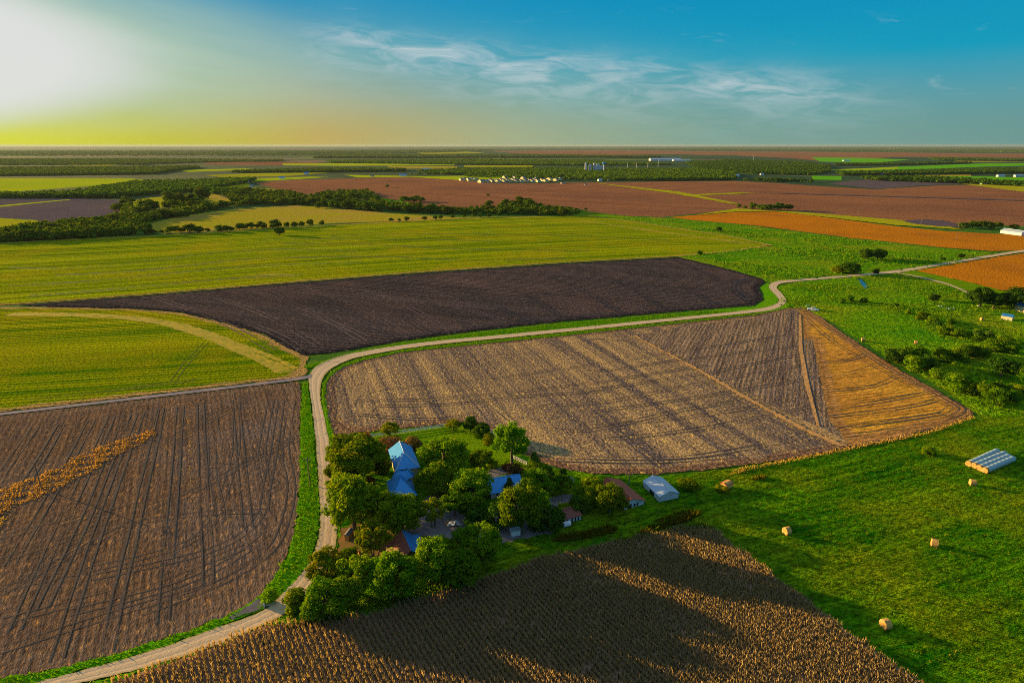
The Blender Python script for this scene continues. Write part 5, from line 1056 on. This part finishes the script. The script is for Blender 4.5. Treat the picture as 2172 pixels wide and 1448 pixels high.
def tank():
    root = empty('water_tank', at(1202, 1116), R(20), 'white cylinder tank lying in front of the low brown-roofed shed', 'tank')
    mesh_obj('barrel', *tube([(-.9, 0, .65), (-.8, 0, .65), (.8, 0, .65), (.9, 0, .65)], [.45, .6, .6, .45], 14), WHITE_P, root)
    mesh_obj('cradle', *join([box_vf((s, 0, 0), (0, 1), 1.0, .15, 0, .2) for s in (-.5, .5)]), WOOD_P, root)
tank()
# ---- white board fence
def board_fence(pts, n, label):
    P = np.array(line(pts)); L = np.concatenate([[0], np.cumsum(np.hypot(*np.diff(P, axis=0).T))]); s = np.linspace(0, L[-1], n)
    Q = [Vector((np.interp(q, L, P[:, 0]), np.interp(q, L, P[:, 1]), 0)) for q in s]; root = empty('board_fence', Q[0], 0, label, 'fence'); o = Q[0]
    for q in Q: mesh_obj('post', *tube([q - o, q - o + Vector((0, 0, 1.35))], [.09, .09], 4), WHITE_P, root)
    for z in (.45, .8, 1.15):
        parts = []
        for a, b in zip(Q, Q[1:]):
            d = b - a; parts.append(box_vf((a + b) / 2 - o, d, d.length - .02, .05, z - .07, z + .07))
        mesh_obj('rail', *join(parts), WHITE_P, root)
board_fence([(741, 935), (780, 929), (840, 922), (900, 913), (948, 906)], 19, 'long white board fence between the lawn and the stubble field')
board_fence([(1039, 916), (1055, 932)], 5, 'short white fence at the right corner of the lawn')
board_fence([(1088, 974), (1118, 988)], 7, 'low white fence behind the bright lime green tree')
board_fence([(1203, 1017), (1217, 1024)], 3, 'short white gate section beside the third cedar')

# ---- hay bales
HAY = flat_noise_mat('hay', (.55, .32, .09), (.40, .22, .06), 5, (.62, .38, .12), 1.2, .06)
WRAP = flat_noise_mat('bale_wrap', (.30, .42, .43), (.24, .35, .36), 1.2, bump=.02, rough=.35, spec=.4)
def bale_mesh(r, w, seed):
    q = np.random.default_rng(seed); V, Fs = [], []; n, prof = 22, [(-.5, .0), (-.5, .55), (-.5, .93), (-.45, 1.0), (-.2, 1.01), (.2, 1.01), (.45, 1.0), (.5, .93), (.5, .55), (.5, 0)]
    for i, (x, k) in enumerate(prof):
        for j in range(n):
            a = 2 * math.pi * j / n; rr = r * k * (1 + q.normal(scale=.014)); z = math.sin(a) * rr
            if z < -r * .9: z = -r * .9
            V.append((x * w + (q.normal(scale=.02) if 0 < i < 9 else 0), math.cos(a) * rr, z + r * .9))
    for i in range(len(prof) - 1):
        for j in range(n): Fs.append((i * n + j, i * n + (j + 1) % n, (i + 1) * n + (j + 1) % n, (i + 1) * n + j))
    return V, Fs
for px, py, r, az, lb in [(1668, 1132, .82, 200, 'round hay bale nearest the top corner of the cornfield, tree shadow just below it'), (1981, 1158, .82, 150, 'round hay bale in the middle of the meadow with a dark shadow to its right'),
                          (1877, 1331, .85, 190, 'nearest round hay bale, alone near the bottom right of the meadow'), (2062, 1029, .8, 160, 'round hay bale just below the stack of white wrapped bale rows'),
                          (1830, 724, .8, 160, 'small round hay bale beside the edge of the straw field'), (1942, 730, .8, 150, 'small round hay bale in the mown patch above the brush line'),
                          (2082, 680, .8, 170, 'small hay bale in the rough pasture left of the blue-roofed shed')]:
    o = mesh_obj('hay_bale', *bale_mesh(r * 1.06, 1.25, px), HAY, None); o.location = at(px, py); o.rotation_euler = (0, 0, R(az)); tag(o, lb, 'hay bale', 'round hay bales on the meadows')
root = empty('hay_stack', at(1541, 1036), R(35), 'weathered hay stack under a rusty metal sheet in the upper meadow', 'hay stack')
mesh_obj('hay', *bale_mesh(1.05, 2.4, 5), HAY, root)
mesh_obj('cover_sheet', *join([slab([(-1.4, 0, 1.98), (1.4, 0, 1.98), (1.4, 1.1, 1.55), (-1.4, 1.1, 1.55)], .04), slab([(1.4, -.02, 1.99), (-1.4, -.02, 1.99), (-1.4, -.9, 1.65), (1.4, -.9, 1.65)], .04)]), ROOF_RUST, root)
for i, (f, b) in enumerate([((2053, 989), (2114, 961)), ((2064, 993), (2130, 966)), ((2075, 998), (2139, 972)), ((2087, 1003), (2148, 977))]):
    a, c = at(*f), at(*b); d = c - a; L = d.length; d.normalize(); n = 7; parts = []
    root = empty('wrapped_bales', a, math.atan2(d.y, d.x), ['white wrapped bale row farthest from the cornfield, first of four', 'second white wrapped bale row from the top of the stack of four', 'third white wrapped bale row from the top of the stack of four', 'lowest white wrapped bale row of four, nearest the single bale'][i], 'bale row', 'rows of white wrapped bales')
    pts, rad = [], []
    for k in range(n):
        for t, rr in ((.02, .72), (.12, .8), (.5, .82), (.88, .8), (.98, .72)): pts.append((.9 + (L - .9) * (k + t) / n, 0, .72)); rad.append(rr)
    mesh_obj('wrapping', *tube(pts, rad, 18), WRAP, root, smooth=True)
    v, f_ = bale_mesh(.8, .95, i); mesh_obj('end_bale', [(x + .42, y, z) for x, y, z in v], f_, HAY, root)

# ---- power poles and wires
def pole(px, py, ty, label, arm=True, r=.14, rz=0.0):
    b = at(px, py); h = height_at(b, ty); root = empty('utility_pole', b, rz, label, 'utility pole', 'wooden utility poles')
    mesh_obj('pole', *tube([(0, 0, -.05), (0, 0, h * .5), (0, 0, h)], [r, r * .85, r * .7], 8), WOOD_P, root)
    if arm:
        mesh_obj('crossarm', *box_vf((0, r + .02, 0), (1, 0), 1.9, .1, h - .55, h - .42), WOOD_P, root)
        for s in (-.85, 0, .85): mesh_obj('insulator', *tube([(s, r + .02, h - .42), (s, r + .02, h - .25)], [.05, .03], 6), WHITE_P, root)
    return b + Vector((0, .2, h - .25)), h
p1, _ = pole(88, 1037, 980, 'wooden utility pole standing in the golden straw streak of the left brown field', rz=.3)
p2, _ = pole(658, 1029, 971, 'wooden utility pole on the green verge left of the gravel road', rz=.3)
pole(1334, 1030, 1003, 'utility pole between the red-roofed barn and the white shed')
pole(637, 756, 738, 'short pole at the pointed corner where black field, crop and road meet', r=.1)
pole(1262, 709, 690, 'thin pole standing in the stubble field edge just below the road', False, .09)
for px, py, ty, lb in [(2032, 485, 465, 'far pole left of the white barn, beside the bare soil patch'), (1953, 477, 460, 'far pole at the left end of the bare soil patch'), (2028, 510, 495, 'far pole at the lower edge of the orange field'),
                       (1820, 462, 447, 'far pole in the middle of the grassy strip between the two crops'), (1762, 453, 440, 'far pole left of the one in the middle of the grassy strip'), (1709, 446, 433, 'far pole just right of the compact copse'), (1655, 434, 428, 'far pole behind the compact copse')]:
    pole(px, py, ty, lb, True, .22)
def wire(a, b, sag, label):
    pts = [a.lerp(b, t) - Vector((0, 0, sag * 4 * t * (1 - t))) for t in np.linspace(0, 1, 14)]
    o = mesh_obj('power_line', *tube(pts, [.022] * 14, 4), DARK, None); tag(o, label, 'power line')
wire(p1, p2, 1.0, 'overhead wire from the pole in the straw streak to the verge pole')
wire(p2, at(760, 1080, 5.0), .6, 'overhead wire crossing the gravel road from the verge pole to the yard')

# ---- vehicles at the far corner of the straw field
PAINT_W = flat_noise_mat('white_car_paint', (.7, .7, .7), (.66, .66, .66), 1, bump=0, rough=.25, spec=.5)
PAINT_G = flat_noise_mat('green_paint', (.10, .22, .03), (.14, .26, .04), 1, bump=0, rough=.4)
def loft(sections):                                         # (x, half width, z0, z1) stations joined into one body
    V, Fs = [], []
    for x, w, z0, z1 in sections: V += [(x, -w, z0), (x, w, z0), (x, w * .92, z1), (x, -w * .92, z1)]
    for i in range(len(sections) - 1):
        a = i * 4
        for j in range(4): Fs.append((a + j, a + (j + 1) % 4, a + 4 + (j + 1) % 4, a + 4 + j))
    Fs += [(3, 2, 1, 0), tuple(len(V) - 4 + j for j in range(4))]; return V, Fs
def car():
    root = empty('pickup_truck', at(1724, 659), R(-28), 'white pickup parked at the far corner of the straw field', 'pickup truck')
    mesh_obj('body', *loft([(-2.7, .8, .5, 1.0), (-2.6, .9, .4, 1.15), (-.2, .92, .38, 1.15), (1.2, .92, .38, 1.12), (2.5, .88, .42, 1.0), (2.75, .75, .5, .85)]), PAINT_W, root)
    cab = mesh_obj('cab', *loft([(-.9, .84, 1.14, 1.2), (-.6, .8, 1.14, 1.85), (.5, .78, 1.14, 1.85), (1.3, .8, 1.12, 1.16)]), PAINT_W, root)
    for s in (-1, 1): mesh_obj('window', *box_vf((-.05, s * .80, 0), (1, 0), 1.0, .06, 1.3, 1.7), GLASS, cab)
    for x in (-1.8, 1.7):
        for s in (-1, 1): mesh_obj('wheel', *tube([(x, s * .78, .38), (x, s * .95, .38)], [.38, .38], 14), DARK, root)
car()
def sprayer():
    root = empty('farm_implement', at(1713, 655), R(-28), 'green farm implement behind the white pickup', 'farm machine')
    mesh_obj('hopper', *loft([(-1.2, .9, .9, 1.6), (-.6, 1.1, .8, 1.9), (.6, 1.1, .8, 1.9), (1.2, .9, .9, 1.5)]), PAINT_G, root)
    mesh_obj('drawbar', *tube([(1.1, 0, .8), (2.6, 0, .5)], [.09, .07]), PAINT_G, root)
    for s in (-1, 1): mesh_obj('wheel', *tube([(0, s * 1.1, .55), (0, s * 1.35, .55)], [.55, .55], 14), DARK, root)
sprayer()
for i, (px, py) in enumerate([(1991, 650), (1998, 651), (2006, 655), (2013, 656), (2018, 656), (2023, 656), (2075, 650)]):
    o = mesh_obj('stock_tub', *tube([(0, 0, 0), (0, 0, .1), (0, 0, .55)], [.42, .46, .52], 12), WHITE_P, None); o.location = at(px, py)
    tag(o, 'small white tub standing in the rough pasture left of the three dark oaks', 'tub', 'white tubs in the rough pasture')
o = mesh_obj('culvert', *join([tube([(0, 0, .35), (1.6, .5, .35)], [.5, .5], 12), box_vf((0, 0, 0), (-.3, 1), 1.6, .25, 0, .95)]), WALL_WHITE, None); o.location = at(562, 1284); tag(o, 'concrete culvert mouth beside the puddle at the road bend', 'culvert')

# ---- town and far farms
WARM = flat_noise_mat('house_siding', (.66, .58, .26), (.60, .54, .30), .3, bump=.0)
def far_house(px, py, L, W, h, ang, label, group=None, roof=ROOF_GREY, wall=WARM, name='house', pitch=.7):
    if name != 'factory' and group != 'estate houses': L, W, h = L * .72, W * .72, h * .72
    b = at(px, py); ax = Vector((math.cos(R(ang)), math.sin(R(ang)), 0))
    return gable(name, b - ax * L / 2, b + ax * L / 2, h + W / 2 * pitch, W / 2, h, W / 2, h, wall, roof, label, 'house' if name == 'house' else name.split('_')[-1], .4, group)
TOWN = [(285, 188), (312, 186), (340, 190), (372, 186), (398, 190), (435, 204), (456, 200), (480, 204), (505, 198), (522, 202), (548, 200), (564, 204), (590, 192), (612, 202), (635, 196), (655, 202), (680, 192), (700, 202), (722, 198), (745, 203), (765, 192), (785, 202), (810, 196), (828, 203), (850, 192), (870, 200), (905, 196), (930, 199), (620, 170), (690, 172), (760, 176), (850, 176), (960, 186), (1010, 190), (1045, 184)]
for i, (x, y) in enumerate(TOWN):
    far_house(900 + x / 3.62, 330 + y / 3.62 + 1.2, 8.5, 12 + (i % 3) * 2, 4.2, 26 + (i * 37) % 18, 'cream grey-roofed house of the housing estate beyond the red-brown field', 'estate houses', pitch=.36)
for px, py, L, W, h, ang, lb, rf, wl, nm in [
    (1194, 390, 12, 9, 4, 10, 'small orange-lit house standing forward of the estate at the field edge', ROOF_GREY, WALL_CREAM, 'house'), (1272, 384, 14, 9, 5, 30, 'white house under the trees right of the estate', ROOF_WHITE, WHITE_P, 'house'),
    (1293, 383, 12, 8, 4, 20, 'grey-roofed house right of the white house at the wood edge', ROOF_SKY_BLUE, WHITE_P, 'house'), (1326, 381, 22, 12, 6, 5, 'large yellow-lit house at the town edge under the dark wood', ROOF_GREY, WALL_CREAM, 'house'),
    (1243, 393, 8, 5, 3, 0, 'tiny yellow shed where the grass path meets the town', ROOF_GREY, WALL_CREAM, 'shed'), (1483, 373, 40, 14, 6, 0, 'long low pale building half hidden at the right of the town', ROOF_WHITE, WHITE_P, 'barn'),
    (1524, 373, 26, 12, 6, 0, 'orange-lit long building in the wood right of the town', ROOF_GREY, WALL_CREAM, 'building'), (1558, 375, 30, 14, 6, 5, 'white building with a raised middle in the wood right of the town', ROOF_WHITE, WHITE_P, 'building'),
    (1616, 371, 14, 9, 4, 0, 'small white house farthest right in the town wood', ROOF_WHITE, WHITE_P, 'house'), (855, 374, 26, 12, 6, 0, 'blue-white farm building above the red-brown field left of the estate', ROOF_SKY_BLUE, WHITE_P, 'barn'),
    (838, 361, 22, 12, 5, 0, 'far white farm building left of the long white sheds', ROOF_SKY_BLUE, WHITE_P, 'barn'), (905, 361, 40, 14, 6, 0, 'long white sheds beyond the wood left of the town', ROOF_WHITE, WHITE_P, 'barn'), (892, 347, 40, 16, 6, 0, 'far white roof on the yellow field, left one of two', ROOF_WHITE, WHITE_P, 'barn'),
    (938, 348, 40, 16, 6, 0, 'far white roof on the yellow field, right one of two', ROOF_WHITE, WHITE_P, 'barn'), (650, 370, 18, 12, 6, 20, 'blue-roofed farmhouse among trees at the top left of the red-brown field', ROOF_SKY_BLUE, WHITE_P, 'house'), (598, 379, 18, 10, 5, 0, 'white farmhouse beside the yellow strip left of the red-brown field', ROOF_SKY_BLUE, WHITE_P, 'house'),
    (386, 394, 8, 6, 4, 0, 'tiny bright white hut in the left distance', ROOF_WHITE, WHITE_P, 'shed'), (790, 375, 14, 9, 4, 0, 'grey-roofed house at the upper edge of the red-brown field', ROOF_GREY, WALL_CREAM, 'house'), (773, 428, 9, 6, 3.5, 0, 'small white house among the tall trees of the middle wood', ROOF_WHITE, WHITE_P, 'house'),
    (2122, 375, 26, 12, 5, 0, 'far white farm building on the bright green strip at right, left one of two', ROOF_WHITE, WHITE_P, 'barn'), (2160, 375, 30, 12, 5, 0, 'far white farm building on the bright green strip at right, right one of two', ROOF_WHITE, WHITE_P, 'barn'), (1795, 342, 50, 18, 6, 0, 'lone white shed on the far red-brown strip', ROOF_WHITE, WHITE_P, 'barn'),
    (1870, 372, 14, 9, 6, 0, 'small blue-grey house in the far right wood strip', ROOF_SKY_BLUE, WHITE_P, 'house'), (2086, 391, 20, 10, 5, 0, 'blue-roofed house under the trees at the far right field corner', ROOF_SKY_BLUE, WHITE_P, 'house')]:
    far_house(px, py, L, W, h, ang, lb, None, rf, wl, nm, .5)
HAM = [(440, 396), (447, 395), (455, 397), (464, 395), (472, 396), (480, 392), (492, 388), (500, 391), (508, 389), (516, 389), (523, 388), (534, 397), (420, 397)]
for i, (px, py) in enumerate(HAM):
    far_house(px, py, 14, 9, 4, (i * 41) % 180, 'pale house of the small hamlet beyond the loose grove on the left', 'hamlet houses', ROOF_GREY if i % 3 else ROOF_WHITE, WHITE_P if i % 2 else WARM)
o = far_house(1410, 341, 165, 40, 9, 2, 'huge white factory roof beyond the town wood', None, ROOF_WHITE, WHITE_P, 'factory', .25)
far_house(1445, 342, 90, 30, 7, 0, 'lower white wing right of the huge factory roof', None, ROOF_WHITE, WHITE_P, 'factory', .2)
CONC = flat_noise_mat('silo_concrete', (.50, .54, .56), (.42, .46, .48), .2, bump=0)
def silo(px, top, r, label):
    b = at(px, 366); h = height_at(b, top); root = empty('grain_silo', b, 0, label, 'silo', 'grain silos')
    mesh_obj('tower', *tube([(0, 0, 0), (0, 0, h * .93)], [r, r], 16), CONC, root, smooth=False); mesh_obj('cap', *tube([(0, 0, h * .932), (0, 0, h)], [r * 1.02, r * .3], 16), ROOF_WHITE, root)
silo(1242, 345, 3.2, 'tall slim grain silo at the left of the silo group'); silo(1251, 348, 4.2, 'second grain silo from the left in the town'); silo(1260, 345, 3.0, 'tall grain silo in the middle of the group')
b = at(1270, 366); root = empty('grain_elevator', b, 0, 'broad blue-grey elevator block between the silos and the water tower', 'elevator')
mesh_obj('block', *box_vf((0, 0, 0), (1, 0), 24, 14, 0, height_at(b, 351)), CONC, root); mesh_obj('headhouse', *box_vf((-3, 0, 0), (1, 0), 8, 8, height_at(b, 351) + .01, height_at(b, 347.5)), CONC, root)
b = at(1280.5, 367); h = height_at(b, 344); root = empty('water_tower', b, 0, 'pale blue water tower with a round tank beside the grain silos', 'water tower')
mesh_obj('stem', *tube([(0, 0, 0), (0, 0, 3), (0, 0, h * .7), (0, 0, h * .78)], [3.2, 1.9, 1.7, 2.6], 16), CONC, root)
mesh_obj('tank', *tube([(0, 0, h * (.78 + .22 * t)) for t in (0, .1, .3, .5, .7, .9, 1.0)], [2.6, 4.0, 5.2, 5.5, 5.1, 3.0, .3], 18), ROOF_SKY_BLUE, root, smooth=True)
for px, py, ty in [(1331, 356, 346), (1350, 358, 344), (1374, 356, 344), (1396, 354, 338), (1597, 344, 330), (1886, 318, 300)]:
    b = at(px, py); h = height_at(b, ty); root = empty('radio_mast', b, 0, 'thin mast rising from the far woods right of the water tower', 'mast', 'far masts')
    mesh_obj('mast', *tube([(0, 0, 0), (0, 0, h)], [1.0, .5], 6), CONC, root)

# ---------------------------------------------------------------- air
def haze():
    m, g, out = new_mat('haze'); v = g.node('ShaderNodeVolumePrincipled')
    v.inputs['Color'].default_value = (.38, .48, .50, 1); v.inputs['Density'].default_value = HAZE_D; v.inputs['Anisotropy'].default_value = .2
    g.l.new(v.outputs[0], out.inputs['Volume'])
    s = S + 500; V = [(x, y, z) for z in (-1.0, 95.0) for x, y in ((-s, -s), (s, -s), (s, s), (-s, s))]
    o = mesh_obj('haze', V, [(3, 2, 1, 0), (4, 5, 6, 7), (0, 1, 5, 4), (1, 2, 6, 5), (2, 3, 7, 6), (3, 0, 4, 7)], m); tag(o, kind='stuff')
HAZE_D = 2.3e-5
haze()
